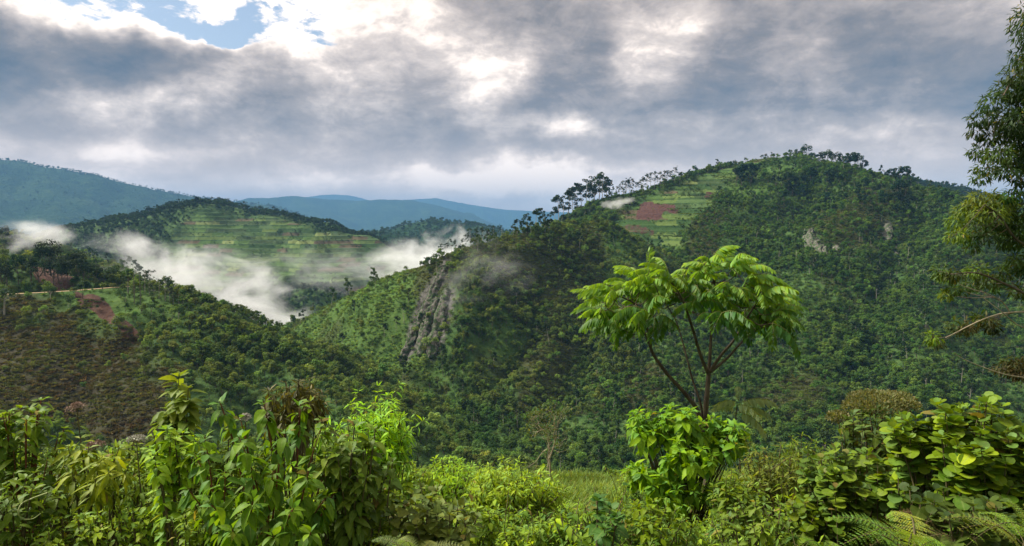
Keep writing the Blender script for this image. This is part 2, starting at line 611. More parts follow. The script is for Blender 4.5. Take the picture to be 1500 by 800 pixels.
def tag(o, label=None, cat=None, group=None, kind=None):
    if label:
        o['label'] = label
    if cat:
        o['category'] = cat
    if group:
        o['group'] = group
    if kind:
        o['kind'] = kind
    return o


# ------------------------------------------------------------------ ground cover masks (where soil, rock, fields and scrub lie)
PXG, PYG = proj(GX.astype(float), np.maximum(GY, 1.0).astype(float), GZ.astype(float))
HID = {n: i + 1 for i, n in enumerate(HNAMES)}
_w = lambda n: (GWHO == HID[n])


def spot(px, py, rx, ry, ang=0.0, jitter=0.35):
    c, s = math.cos(ang), math.sin(ang)
    dx, dy = PXG - px, PYG - py
    u, v = (c * dx + s * dy) / rx, (-s * dx + c * dy) / ry
    n = jitter * fbm(GX, GY, 30.0, 3, 123)
    return 1.0 - sstep(0.7, 1.1, np.hypot(u, v) + n)


M_FIELD = np.maximum(field_mask(GX.ravel(), GY.ravel(), None, 'terraced_hill'), field_mask(GX.ravel(), GY.ravel(), None, 'field_slope')).reshape(GX.shape)
_e = _w('rocky_ridge')
_f = _w('forest_hill') | _w('field_slope')
_d = _w('road_spur')
M_ROCK = np.zeros_like(GX)
for a in ((628, 440, 13, 75, 0.40), (612, 485, 8, 55, 0.30), (640, 490, 14, 48, 0.2), (655, 455, 9, 45, 0.25), (600, 510, 7, 32, 0.2)):
    M_ROCK = np.maximum(M_ROCK, _e * spot(*a))
for a in ((1192, 352, 10, 22, -0.4), (1204, 366, 8, 10, -0.5), (1301, 342, 7, 18, 0.0), (1311, 370, 6, 12, 0.0), (1225, 366, 6, 6, 0.0)):
    M_ROCK = np.maximum(M_ROCK, _f * spot(*a))
M_SOIL = np.zeros_like(GX)
for a in ((75, 402, 34, 22, 0.5), (148, 452, 34, 13, 0.75), (118, 437, 16, 8, 0.9), (185, 480, 26, 10, 0.8)):
    M_SOIL = np.maximum(M_SOIL, _d * spot(*a))
M_PLOT = np.zeros_like(GX)
_jx, _jy = PXG + 3.5 * fbm(GX, GY, 22.0, 3, 401), PYG + 2.5 * fbm(GX, GY, 22.0, 3, 402)
for pl, am in (([(930, 321), (966, 323), (972, 312), (966, 298), (937, 296)], 1.0), ([(962, 311), (991, 312), (993, 300), (962, 298)], 0.9),
               ([(1030, 290), (1058, 287), (1056, 280), (1034, 282)], 0.8), ([(915, 338), (960, 346), (958, 333), (915, 328)], 0.55)):
    M_PLOT = np.maximum(M_PLOT, am * _f * poly_mask(_jx, _jy, pl, 2.5))
# dry brown scrub and bracken
M_BROWN = np.zeros_like(GX)
for a in ((60, 545, 190, 110, 0.2), (160, 590, 120, 70, 0.3)):
    M_BROWN = np.maximum(M_BROWN, _d * spot(*a))
for a in ((770, 400, 70, 60, 0.0), (840, 430, 50, 110, 0.2), (800, 540, 40, 110, 0.25), (640, 400, 40, 40, 0.0), (760, 370, 90, 30, 0)):
    M_BROWN = np.maximum(M_BROWN, 0.75 * _e * spot(*a))
for a in ((1035, 345, 26, 52, 0.35), (945, 575, 34, 55, 0.0), (1160, 585, 60, 40, 0.0), (1240, 330, 60, 40, 0.0), (1290, 290, 70, 20, 0.0)):
    M_BROWN = np.maximum(M_BROWN, 0.8 * _f * spot(*a))
for a in ((945, 575, 34, 50, 0.0), (900, 620, 40, 30, 0)):
    M_BROWN = np.maximum(M_BROWN, 0.8 * _e * spot(*a))
# open grass: thin tree cover
M_GRASS = np.zeros_like(GX)
for a in ((180, 445, 110, 26, 0.3), (120, 470, 60, 40, 0.8), (230, 445, 50, 18, 0.4)):
    M_GRASS = np.maximum(M_GRASS, 0.85 * _d * spot(*a))
for a in ((540, 430, 120, 45, -0.5), (460, 500, 60, 40, -0.5), (470, 540, 60, 40, 0), (520, 560, 60, 45, -0.3), (600, 590, 40, 30, 0.0), (560, 470, 60, 60, -0.4)):
    M_GRASS = np.maximum(M_GRASS, 0.8 * _e * spot(*a))
for a in ((1110, 270, 60, 26, -0.3), (1370, 275, 60, 12, 0.1), (1085, 236, 60, 10, 0)):
    M_GRASS = np.maximum(M_GRASS, 0.8 * _f * spot(*a))
_g1, _g2 = fbm(GX, GY, 75.0, 3, 501), fbm(GX, GY, 45.0, 3, 502)
M_GRASS = np.maximum(M_GRASS, (_e * 0.45 + _f * 0.2 + _d * 0.25) * sstep(0.22, 0.62, _g1))
M_BROWN = np.maximum(M_BROWN, (_e | _f) * 0.55 * sstep(0.30, 0.7, _g2))
_left = _e * sstep(640, 560, PXG - 0.45 * (PYG - 420))
M_GRASS = np.maximum(M_GRASS, 0.6 * _left)
M_GRASS = np.maximum(M_GRASS, (GWHO == len(HNAMES) + 1) * 1.0)


def land_material():
    m, T, out = material('land')
    geo = T.n('ShaderNodeNewGeometry')
    pos = geo.outputs['Position']
    at = lambda n: T.n('ShaderNodeAttribute', attribute_name=n).outputs['Fac']
    sp = T.n('ShaderNodeSeparateXYZ')
    T.put(sp.inputs[0], pos)
    n1 = T.noise(pos, 0.02, 6, 0.6)
    n2 = T.noise(pos, 0.16, 6, 0.62)
    n3 = T.noise(pos, 1.4, 4, 0.6)
    forest = T.colramp(n2, [(0.3, (0.026, 0.058, 0.014)), (0.5, (0.045, 0.090, 0.022)), (0.7, (0.080, 0.125, 0.030))])
    grass = T.colramp(T.math('ADD', T.math('MULTIPLY', n2, 0.6), T.math('MULTIPLY', n1, 0.4)),
                      [(0.3, (0.036, 0.078, 0.014)), (0.5, (0.065, 0.122, 0.022)), (0.7, (0.110, 0.165, 0.036))])
    grass = T.mix(T.math('MULTIPLY', n3, 0.5), grass, (0.06, 0.11, 0.025))
    brown = T.colramp(n2, [(0.3, (0.024, 0.022, 0.012)), (0.5, (0.042, 0.037, 0.018)), (0.7, (0.050, 0.060, 0.022))])
    soil = T.colramp(n2, [(0.3, (0.045, 0.024, 0.017)), (0.55, (0.085, 0.045, 0.030)), (0.75, (0.14, 0.080, 0.053))])
    plot = T.colramp(T.noise(pos, 0.5, 4), [(0.35, (0.050, 0.025, 0.022)), (0.65, (0.088, 0.046, 0.037))])
    # rock: grey with steep streaks
    rs = T.noise(T.vec('MULTIPLY', pos, (0.35, 0.35, 0.05)), 1.0, 6, 0.65)
    rock = T.colramp(rs, [(0.3, (0.035, 0.038, 0.025)), (0.48, (0.085, 0.082, 0.07)), (0.7, (0.17, 0.16, 0.145))])
    # fields: strips that follow the terraces, each its own crop
    jig = T.math('MULTIPLY', T.noise(pos, 0.008, 2), 2.0)
    row = T.math('FLOOR', T.math('DIVIDE', sp.outputs[2], 7.5))
    colx = T.math('FLOOR', T.math('ADD', T.math('MULTIPLY', sp.outputs[0], 1 / 34.0), T.math('ADD', T.math('MULTIPLY', row, 0.37), jig)))
    cm = T.n('ShaderNodeCombineXYZ')
    T.put(cm.inputs[0], row)
    T.put(cm.inputs[1], colx)
    wn = T.n('ShaderNodeTexWhiteNoise', noise_dimensions='2D')
    T.put(wn.inputs['Vector'], cm.outputs[0])
    crop = T.colramp(wn.outputs['Value'], [(0.0, (0.030, 0.068, 0.016)), (0.22, (0.065, 0.122, 0.026)), (0.42, (0.105, 0.155, 0.036)), (0.60, (0.042, 0.066, 0.022)),
                                            (0.74, (0.17, 0.205, 0.065)), (0.80, (0.075, 0.125, 0.04)), (0.89, (0.095, 0.062, 0.042))], 'CONSTANT')
    fr = T.math('FRACT', T.math('DIVIDE', sp.outputs[2], 7.5))
    bank = T.math('MULTIPLY', T.ramp(fr, 0.62, 0.78), T.ramp(n2, 0.36, 0.50))
    field = T.mix(T.math('MULTIPLY', n2, 0.6), crop, (0.045, 0.078, 0.024))
    field = T.mix(T.math('MULTIPLY', bank, 0.75), field, (0.022, 0.05, 0.014))
    c = T.mix(at('grass_cover'), forest, grass)
    c = T.mix(at('brown_cover'), c, brown)
    c = T.mix(at('field_cover'), c, field)
    c = T.mix(T.ramp(T.math('ADD', at('plot_cover'), T.math('MULTIPLY', T.math('SUBTRACT', n2, 0.5), 0.9)), 0.3, 0.7), c, plot)
    c = T.mix(T.ramp(T.math('ADD', at('soil_cover'), T.math('MULTIPLY', T.math('SUBTRACT', n2, 0.5), 1.6)), 0.35, 0.75), c, soil)
    c = T.mix(T.math('MULTIPLY', at('rock_cover'), T.ramp(rs, 0.36, 0.44)), c, rock)
    h = T.math('ADD', T.math('MULTIPLY', n2, 3.0), T.math('MULTIPLY', n3, 0.5))
    bp = T.n('ShaderNodeBump')
    bp.inputs['Strength'].default_value = 0.7
    bp.inputs['Distance'].default_value = 1.0
    T.put(bp.inputs['Height'], h)
    principled(T, out, c, 0.95, 0.1, bp.outputs[0])
    return m


def far_material():
    """far mountains: closed forest whose crowns are only a few pixels across"""
    m, T, out = material('far_forest')
    geo = T.n('ShaderNodeNewGeometry')
    pos = geo.outputs['Position']
    n1 = T.noise(pos, 0.0022, 6, 0.6)
    n2 = T.noise(pos, 0.012, 6, 0.65)
    vo = T.n('ShaderNodeTexVoronoi')
    T.put(vo.inputs['Vector'], pos)
    vo.inputs['Scale'].default_value = 0.05
    c = T.colramp(T.math('ADD', T.math('MULTIPLY', n1, 0.5), T.math('MULTIPLY', n2, 0.5)),
                  [(0.35, (0.010, 0.030, 0.012)), (0.5, (0.022, 0.055, 0.018)), (0.62, (0.05, 0.09, 0.028))])
    c = T.mix(T.ramp(vo.outputs['Distance'], 0.2, 0.9, 0.0, 0.6), c, (0.006, 0.016, 0.008))
    h = T.math('ADD', T.math('MULTIPLY', vo.outputs['Distance'], -9.0), T.math('MULTIPLY', n2, 26.0))
    bp = T.n('ShaderNodeBump')
    bp.inputs['Strength'].default_value = 1.0
    bp.inputs['Distance'].default_value = 1.0
    T.put(bp.inputs['Height'], h)
    principled(T, out, c, 1.0, 0.05, bp.outputs[0])
    return m


def build_land():
    lm, fm = land_material(), far_material()
    idx = np.arange(NR * NC).reshape(NR, NC)
    nxt = np.roll(idx, -1, axis=1)
    quads = np.stack([idx[:-1], nxt[:-1], nxt[1:], idx[1:]], axis=-1)      # (NR-1, NC, 4)
    who = GWHO[:-1, :]
    groups = {
        'far_mountains': ['far_peak', 'far_ridge'], 'blue_hills': ['blue_ridge'], 'forested_mountain': ['mountain'],
        'green_far_hill': ['green_hill', 'behind_hill'], 'dark_far_hill': ['dark_hill'], 'terraced_hill': ['terraced_hill'],
        'edge_hill': ['edge_hill'], 'road_hillside': ['road_spur'], 'rocky_hillside': ['rocky_ridge'],
        'forested_hillside': ['forest_hill', 'field_slope'],
    }
    sel = {k: np.isin(who, [HID[n] for n in v]) for k, v in groups.items()}
    sel['valley_floor'] = who == 0
    sel['ground'] = who == len(HNAMES) + 1
    V = np.stack([GX, GY, GZ], axis=-1).reshape(-1, 3)
    at = {'grass_cover': M_GRASS, 'brown_cover': M_BROWN, 'field_cover': M_FIELD, 'plot_cover': M_PLOT, 'soil_cover': M_SOIL, 'rock_cover': M_ROCK}
    for k, s in sel.items():
        q = quads[s]
        if not len(q):
            continue
        used, inv = np.unique(q.ravel(), return_inverse=True)
        far = k in ('far_mountains', 'blue_hills', 'forested_mountain', 'green_far_hill', 'dark_far_hill')
        me = mesh_np(k, V[used], [inv.reshape(-1, 4)[:, ::-1]], [fm if far else lm], smooth=True,
                     attrs=None if far else {n: a.ravel()[used] for n, a in at.items()})
        o = link(k, me)
        tag(o, kind='structure')
    # centre of the ground sheet under the camera
    n = NC
    cap = np.concatenate([V[:n], [[0, 0, V[:n, 2].mean()]]])
    f = np.stack([np.full(n, n), (np.arange(n) + 1) % n, np.arange(n)], axis=1)
    # road surface, a sheet just above the bench
    pts = [p for p in ROAD]
    dense = []
    for p, q in zip(pts[:-1], pts[1:]):
        for k in range(6):
            dense.append(p.lerp(q, k / 6))
    dense.append(pts[-1])
    Vr = []
    for i, p in enumerate(dense):
        t = (dense[min(i + 1, len(dense) - 1)] - dense[max(i - 1, 0)]).normalized()
        s = Vector((t.y, -t.x, 0)).normalized() * 1.9
        for q in (-1, -0.45, 0, 0.45, 1):
            v = p + s * q
            Vr.append((v.x, v.y, p.z + 0.10 + (0.05 if abs(q) < .2 else 0.0) - (0.12 if abs(q) == 1 else 0)))
    Fr = [[i * 5 + j, i * 5 + j + 1, i * 5 + j + 6, i * 5 + j + 5] for i in range(len(dense) - 1) for j in range(4)]
    m, T, out = material('dirt_road')
    geo = T.n('ShaderNodeNewGeometry')
    c = T.colramp(T.noise(geo.outputs['Position'], 0.6, 5), [(0.35, (0.30, 0.215, 0.12)), (0.65, (0.46, 0.35, 0.21))])
    principled(T, out, c, 0.95, 0.1)
    o = link('dirt_road', mesh_np('dirt_road', Vr, [np.array(Fr)[:, ::-1]], [m], smooth=True))
    tag(o, kind='structure')


build_land()

# ------------------------------------------------------------------ foliage helpers
def unit(v):
    return v / np.maximum(np.linalg.norm(v, axis=-1, keepdims=True), 1e-9)


def frames(y, z, scale):
    """matrices (n,3,3) whose columns are x, y (along the leaf) and z (its face)"""
    y = unit(y)
    x = unit(np.cross(y, z))
    z2 = np.cross(x, y)
    M = np.stack([x, y, z2], axis=-1)
    return M * np.asarray(scale).reshape(-1, 1, 1)


def stamp(tv, tf, M, pos):
    """copies of a template at many frames -> vertices, faces"""
    V = np.einsum('nij,kj->nki', M, tv) + pos[:, None, :]
    n, k = len(M), len(tv)
    F = [(f[None] + (np.arange(n) * k)[:, None, None]).reshape(-1, f.shape[1]) for f in tf]
    return V.reshape(-1, 3), F


class Bag:
    """collects pieces of one mesh"""
    def __init__(self):
        self.V, self.F, self.I, self.n = [], {}, {}, 0

    def add(self, V, F, mi=0):
        V = np.asarray(V, np.float32)
        for f in F:
            f = np.asarray(f, np.int32)
            if len(f):
                self.F.setdefault(f.shape[1], []).append(f + self.n)
                self.I.setdefault(f.shape[1], []).append(np.full(len(f), mi, np.int32))
        self.V.append(V)
        self.n += len(V)

    def mesh(self, name, mats, smooth=False):
        ks = list(self.F)
        return mesh_np(name, np.concatenate(self.V), [np.concatenate(self.F[k]) for k in ks], mats,
                       np.concatenate([np.concatenate(self.I[k]) for k in ks]), smooth)


def tube(pts, radii, sides=6):
    pts = np.asarray([tuple(p) for p in pts], float)
    n = len(pts)
    tan = unit(np.gradient(pts, axis=0))
    ref = np.tile(np.array([0.31, 0.95, 0.05]), (n, 1))
    ref = np.where(np.abs((tan * ref).sum(1, keepdims=True)) > 0.9, np.array([[1.0, 0.1, 0.0]]), ref)
    a = unit(np.cross(tan, ref))
    b = np.cross(tan, a)
    th = np.arange(sides) * 2 * np.pi / sides
    r = np.asarray(radii, float).reshape(-1, 1, 1)
    V = pts[:, None, :] + r * (np.cos(th)[None, :, None] * a[:, None, :] + np.sin(th)[None, :, None] * b[:, None, :])
    i, j = np.meshgrid(np.arange(n - 1), np.arange(sides), indexing='ij')
    j2 = (j + 1) % sides
    F = np.stack([i * sides + j, i * sides + j2, (i + 1) * sides + j2, (i + 1) * sides + j], -1).reshape(-1, 4)
    return V.reshape(-1, 3), [F]


def curve(pts, k=6):
    """smooth curve through points"""
    P4 = [np.asarray(tuple(p), float) for p in pts]
    P4 = [2 * P4[0] - P4[1]] + P4 + [2 * P4[-1] - P4[-2]]
    out = []
    for i in range(1, len(P4) - 2):
        a, b, c, d = P4[i - 1:i + 3]
        for q in range(k):
            t = q / k
            out.append(0.5 * (2 * b + (c - a) * t + (2 * a - 5 * b + 4 * c - d) * t * t + (3 * b - a - 3 * c + d) * t ** 3))
    out.append(P4[-2])
    return np.array(out)


SPRAY_V = np.array([[0, 0, 0], [0.34, 0.45, 0.10], [0, 1.0, -0.06], [-0.34, 0.45, 0.10]], np.float32)
SPRAY_F = [np.array([[0, 1, 2], [0, 2, 3]])]


def sphere_dirs(rng, n, up=0.0):
    v = rng.normal(size=(n, 3))
    v = unit(v)
    v[:, 2] += up
    return unit(v)


def leaf_cloud(rng, centres, radii, per, size, out_bias=0.7, hang=0.0):
    """leaf-sized faces through the volume of many lumps"""
    pos, nrm, sz = [], [], []
    for c, r, n in zip(centres, radii, per):
        n = int(n)
        d = sphere_dirs(rng, n, 0.25)
        rad = r * np.cbrt(rng.uniform(0.18, 1.0, (n, 1)))
        pos.append(np.asarray(c) + d * rad * np.array([1, 1, 0.78]))
        nrm.append(d)
        sz.append(rng.uniform(0.65, 1.25, n) * size)
    pos, nrm, sz = np.concatenate(pos), np.concatenate(nrm), np.concatenate(sz)
    rnd = sphere_dirs(rng, len(pos))
    z = unit(nrm * out_bias + np.array([0, 0, 0.45]) + rnd * 0.55)
    y = unit(np.cross(z, sphere_dirs(rng, len(pos))) + np.array([0, 0, -hang]))
    return pos - y * sz[:, None] * 0.5, frames(y, z, sz)


def foliage_shader(name, tint_from, mid, vary=0.35, trans=0.35, rough=0.55, spec=0.25, warm=(0.30, 0.24, 0.06), warm_share=0.0, veins=False):
    """leaves: colour of the plant varied leaf by leaf, with light coming through"""
    m, T, out = material(name)
    geo = T.n('ShaderNodeNewGeometry')
    isl = geo.outputs['Random Per Island']
    oi = T.n('ShaderNodeObjectInfo')
    if tint_from == 'instance':
        a = T.n('ShaderNodeAttribute', attribute_type='INSTANCER', attribute_name='tint')
        base = a.outputs['Vector']
        rnd = isl
    elif tint_from == 'object':
        base = oi.outputs['Color']
        rnd = isl
    else:
        base = (*mid, 1.0)
        rnd = T.math('FRACT', T.math('ADD', isl, oi.outputs['Random']))
    r2 = T.math('FRACT', T.math('MULTIPLY', rnd, 7.31))
    hs = T.n('ShaderNodeHueSaturation')
    T.put(hs.inputs['Hue'], T.ramp(r2, 0, 1, 0.475, 0.520, False))
    T.put(hs.inputs['Saturation'], T.ramp(r2, 0, 1, 1.1, 0.88, False))
    T.put(hs.inputs['Value'], T.ramp(rnd, 0, 1, 1.0 - vary, 1.0 + vary, False))
    T.put(hs.inputs['Color'], base)
    c = hs.outputs[0]
    if warm_share > 0:
        r3 = T.math('FRACT', T.math('MULTIPLY', rnd, 23.7))
        c = T.mix(T.ramp(r3, 1.0 - warm_share, 1.0 - warm_share * 0.4), c, warm)
    nrm = None
    if veins:
        # midrib, mottling and dry spots of the blade
        rib = T.n('ShaderNodeAttribute', attribute_name='rib').outputs['Fac']
        mot = T.noise(geo.outputs['Position'], 42.0, 5, 0.6)
        c = T.mix(T.ramp(mot, 0.35, 0.65, 0.0, 0.42), c, T.mix(1.0, c, (0.52, 0.62, 0.6), 'MULTIPLY'))
        c = T.mix(T.ramp(rib, 0.84, 0.97, 0.0, 0.38), c, (0.24, 0.30, 0.08))
        c = T.mix(T.math('MULTIPLY', T.ramp(T.noise(geo.outputs['Position'], 85.0, 2, 0.5), 0.66, 0.72), 0.65), c, (0.11, 0.075, 0.03))
        bp = T.n('ShaderNodeBump')
        bp.inputs['Strength'].default_value = 0.35
        bp.inputs['Distance'].default_value = 0.006
        T.put(bp.inputs['Height'], mot)
        nrm = bp.outputs[0]
    b = T.n('ShaderNodeBsdfPrincipled')
    if nrm is not None:
        T.put(b.inputs['Normal'], nrm)
    T.put(b.inputs['Base Color'], c)
    T.put(b.inputs['Roughness'], rough)
    T.put(b.inputs['Specular IOR Level'], spec)
    tl = T.n('ShaderNodeBsdfTranslucent')
    T.put(tl.inputs[0], T.mix(1.0, c, (1.5, 1.35, 0.45), 'MULTIPLY'))
    mx = T.n('ShaderNodeMixShader')
    mx.inputs[0].default_value = trans
    T.t.links.new(b.outputs[0], mx.inputs[1])
    T.t.links.new(tl.outputs[0], mx.inputs[2])
    T.t.links.new(mx.outputs[0], out.inputs[0])
    return m


def bark_material(name, a, b, scale=6.0):
    m, T, out = material(name)
    co = T.n('ShaderNodeTexCoord').outputs['Object']
    n = T.noise(T.vec('MULTIPLY', co, (1, 1, 0.25)), scale, 5, 0.6)
    bp = T.n('ShaderNodeBump')
    bp.inputs['Strength'].default_value = 0.5
    bp.inputs['Distance'].default_value = 0.02
    T.put(bp.inputs['Height'], n)
    principled(T, out, T.colramp(n, [(0.35, a), (0.65, b)]), 0.85, 0.2, bp.outputs[0])
    return m


M_INST = foliage_shader('forest_leaf', 'instance', None, 0.25, 0.36, 0.7, 0.1)
M_OBJ = foliage_shader('tree_leaf', 'object', None, 0.25, 0.36, 0.7, 0.1)
M_BARK = bark_material('bark', (0.075, 0.060, 0.042), (0.20, 0.165, 0.125), 3.0)
M_PALE = bark_material('pale_bark', (0.24, 0.21, 0.17), (0.42, 0.38, 0.32), 3.0)


# ------------------------------------------------------------------ tree forms (unit: metres, base at the origin)
def form_round(seed, h, w, lumps=9, leaves=300, size=0.85, trunk=0.35):
    r = np.random.default_rng(seed)
    B, C = Bag(), Bag()
    cz = h * (0.5 + trunk / 2)
    cs, rs = [], []
    for i in range(lumps):
        a = r.uniform(0, 6.28)
        q = math.sqrt(r.uniform(0.02, 1)) * w * 0.36
        z = cz + r.uniform(-0.28, 0.42) * h * (1 - trunk) * (1.15 - q / (w * 0.5))
        cs.append((q * math.cos(a), q * math.sin(a), z))
        rs.append(w * r.uniform(0.13, 0.24))
    w8 = np.array(rs) ** 2
    pos, M = leaf_cloud(r, cs, rs, np.maximum(4, leaves * w8 / w8.sum()), size)
    C.add(*stamp(SPRAY_V, SPRAY_F, M, pos))
    lean = r.uniform(-0.06, 0.06, 2) * h
    tr = curve([(0, 0, -0.8), (lean[0] * .5, lean[1] * .5, h * trunk * 0.8), (lean[0], lean[1], cz)], 3)
    B.add(*tube(tr, np.linspace(w * 0.03, w * 0.012, len(tr)), 5))
    for c in cs[:5]:
        p0 = tr[len(tr) // 2]
        B.add(*tube([p0, (p0 + np.array(c)) / 2 + [0, 0, -0.05 * h], c], [w * 0.014, w * 0.009, w * 0.004], 4))
    return B, C


def form_gum(seed, h, leaves=420, size=0.95, sparse=1.0):
    """tall thin tree: bare stem, a few rising limbs, separate leaf clumps with sky between"""
    r = np.random.default_rng(seed)
    B, C = Bag(), Bag()
    ln = r.uniform(-0.08, 0.08, 2) * h
    tr = curve([(0, 0, -1.0), (ln[0] * .3, ln[1] * .3, h * 0.35), (ln[0] * .7, ln[1] * .4, h * 0.7), (ln[0], ln[1], h * 0.97)], 5)
    B.add(*tube(tr, np.linspace(h * 0.014, h * 0.003, len(tr)), 5))
    cs, rs = [], []
    k = int(r.integers(7, 11))
    for i in range(k):
        t = r.uniform(0.42, 0.95)
        p0 = tr[min(int(t * (len(tr) - 1)), len(tr) - 2)]
        a = r.uniform(0, 6.28)
        L = h * r.uniform(0.10, 0.22) * (1.25 - t) * 1.8
        p1 = p0 + np.array([math.cos(a) * L, math.sin(a) * L, h * r.uniform(0.05, 0.13)])
        B.add(*tube(curve([p0, (p0 + p1) / 2 + [0, 0, -0.01 * h], p1], 2), np.linspace(h * 0.005, h * 0.002, 5), 4))
        cs.append(p1)
        rs.append(h * r.uniform(0.055, 0.10) * sparse)
        if r.random() < 0.5:
            cs.append(p1 + r.normal(size=3) * h * 0.05)
            rs.append(h * r.uniform(0.04, 0.07) * sparse)
    cs.append(tr[-1])
    rs.append(h * 0.075)
    w8 = np.array(rs) ** 2
    pos, M = leaf_cloud(r, cs, rs, np.maximum(8, leaves * w8 / w8.sum()), size, 0.5, 0.5)
    C.add(*stamp(SPRAY_V, SPRAY_F, M, pos))
    return B, C


def form_bush(seed, h, w, leaves=130, size=0.5, stiff=0.3):
    r = np.random.default_rng(seed)
    C = Bag()
    k = 6
    cs = [(r.normal() * w * 0.22, r.normal() * w * 0.22, h * r.uniform(0.3, 0.72)) for _ in range(k)]
    rs = [w * r.uniform(0.18, 0.3) for _ in range(k)]
    pos, M = leaf_cloud(r, cs, rs, [leaves // k] * k, size)
    C.add(*stamp(SPRAY_V, SPRAY_F, M, pos))
    return C


def form_tuft(seed, h, n=26, w=0.9):
    """stems and stalks of bracken and tall grass"""
    r = np.random.default_rng(seed)
    C = Bag()
    d = sphere_dirs(r, n, 0.9)
    d[:, 2] = np.abs(d[:, 2])
    pos = np.stack([r.normal(size=n) * w * 0.4, r.normal(size=n) * w * 0.4, np.zeros(n) - 0.1], 1)
    M = frames(d, unit(r.normal(size=(n, 3)) + [0, 0, 0.6]), h * r.uniform(0.6, 1.2, n))
    C.add(*stamp(SPRAY_V * [0.75, 1, 1], SPRAY_F, M, pos))
    return C


PROTO = bpy.data.collections.new('plant_forms')       # source meshes of the scattered growth


def proto(name, B, C, mats):
    bag = Bag()
    for v, mi in ((B, 1), (C, 0)):
        if v is None:
            continue
        base = bag.n
        for k in v.F:
            for f in v.F[k]:
                bag.F.setdefault(k, []).append(f + base)
                bag.I.setdefault(k, []).append(np.full(len(f), mi, np.int32))
        bag.V += v.V
        bag.n += v.n
    me = bag.mesh(name, mats)
    return me


FOREST_FORMS = []
FOREST_KIT = []
for i in range(6):
    h, w = [(9, 7.5), (8, 7), (11, 7), (7, 8), (12, 6), (8.5, 9)][i]
    _b, _c = form_round(100 + i, h, w, 10 + i, 330, 0.95, 0.22 if i % 2 else 0.3)
    FOREST_KIT.append((_b.mesh('forest_trunk', [M_BARK]), _c.mesh('forest_crown', [M_OBJ])))
    FOREST_FORMS.append(proto('forest_form', _b, _c, [M_INST, M_BARK]))
for i in range(3):
    FOREST_FORMS.append(proto('bush_form', None, form_bush(200 + i, 3.0, 4.2, 150, 0.62), [M_INST, M_BARK]))
for i in range(2):
    FOREST_FORMS.append(proto('scrub_form', None, form_tuft(220 + i, 1.7, 44, 2.0), [M_INST, M_BARK]))
for i in range(2):
    FOREST_FORMS.append(proto('tall_form', *form_gum(230 + i, 15, 330, 1.2), [M_INST, M_PALE]))
# form indices
F_TREE, F_BUSH, F_SCRUB, F_TALL = (0, 6), (6, 9), (9, 11), (11, 13)


def scatter_object(name, forms, pos, var, rotz, scl, tint, label=None):
    """one stuff object: points that carry copies of the growth forms"""
    coll = bpy.data.collections.new(name + '_forms')
    for i, me in enumerate(forms):
        coll.objects.link(bpy.data.objects.new('form_%02d' % i, me))
    me = bpy.data.meshes.new(name)
    n = len(pos)
    me.vertices.add(n)
    me.vertices.foreach_set('co', np.asarray(pos, np.float32).ravel())
    me.attributes.new('variant', 'INT', 'POINT').data.foreach_set('value', np.asarray(var, np.int32))
    rot = np.zeros((n, 3), np.float32)
    rot[:, 2] = rotz
    rng = np.random.default_rng(n)
    rot[:, :2] = rng.normal(size=(n, 2)) * 0.09
    me.attributes.new('turn', 'FLOAT_VECTOR', 'POINT').data.foreach_set('vector', rot.ravel())
    s3 = np.repeat(np.asarray(scl, np.float32)[:, None], 3, 1) if np.ndim(scl) == 1 else np.asarray(scl, np.float32)
    me.attributes.new('size', 'FLOAT_VECTOR', 'POINT').data.foreach_set('vector', s3.ravel())
    me.attributes.new('tint', 'FLOAT_VECTOR', 'POINT').data.foreach_set('vector', np.asarray(tint, np.float32).ravel())
    o = link(name, me)
    ng = bpy.data.node_groups.new(name, 'GeometryNodeTree')
    ng.interface.new_socket('Geometry', in_out='INPUT', socket_type='NodeSocketGeometry')
    ng.interface.new_socket('Geometry', in_out='OUTPUT', socket_type='NodeSocketGeometry')
    N = ng.nodes
    gi, go = N.new('NodeGroupInput'), N.new('NodeGroupOutput')
    ip = N.new('GeometryNodeInstanceOnPoints')
    ci = N.new('GeometryNodeCollectionInfo')
    ci.inputs['Collection'].default_value = coll
    ci.inputs['Separate Children'].default_value = True
    ci.inputs['Reset Children'].default_value = True

    def na(nm, ty):
        a = N.new('GeometryNodeInputNamedAttribute')
        a.data_type = ty
        a.inputs['Name'].default_value = nm
        return a.outputs[0]
    L = ng.links
    L.new(gi.outputs[0], ip.inputs['Points'])
    L.new(ci.outputs[0], ip.inputs['Instance'])
    ip.inputs['Pick Instance'].default_value = True
    L.new(na('variant', 'INT'), ip.inputs['Instance Index'])
    e2r = N.new('FunctionNodeEulerToRotation')
    L.new(na('turn', 'FLOAT_VECTOR'), e2r.inputs[0])
    L.new(e2r.outputs[0], ip.inputs['Rotation'])
    L.new(na('size', 'FLOAT_VECTOR'), ip.inputs['Scale'])
    L.new(ip.outputs[0], go.inputs[0])
    md = o.modifiers.new('growth', 'NODES')
    md.node_group = ng
    tag(o, label=label, kind='stuff')
    return o


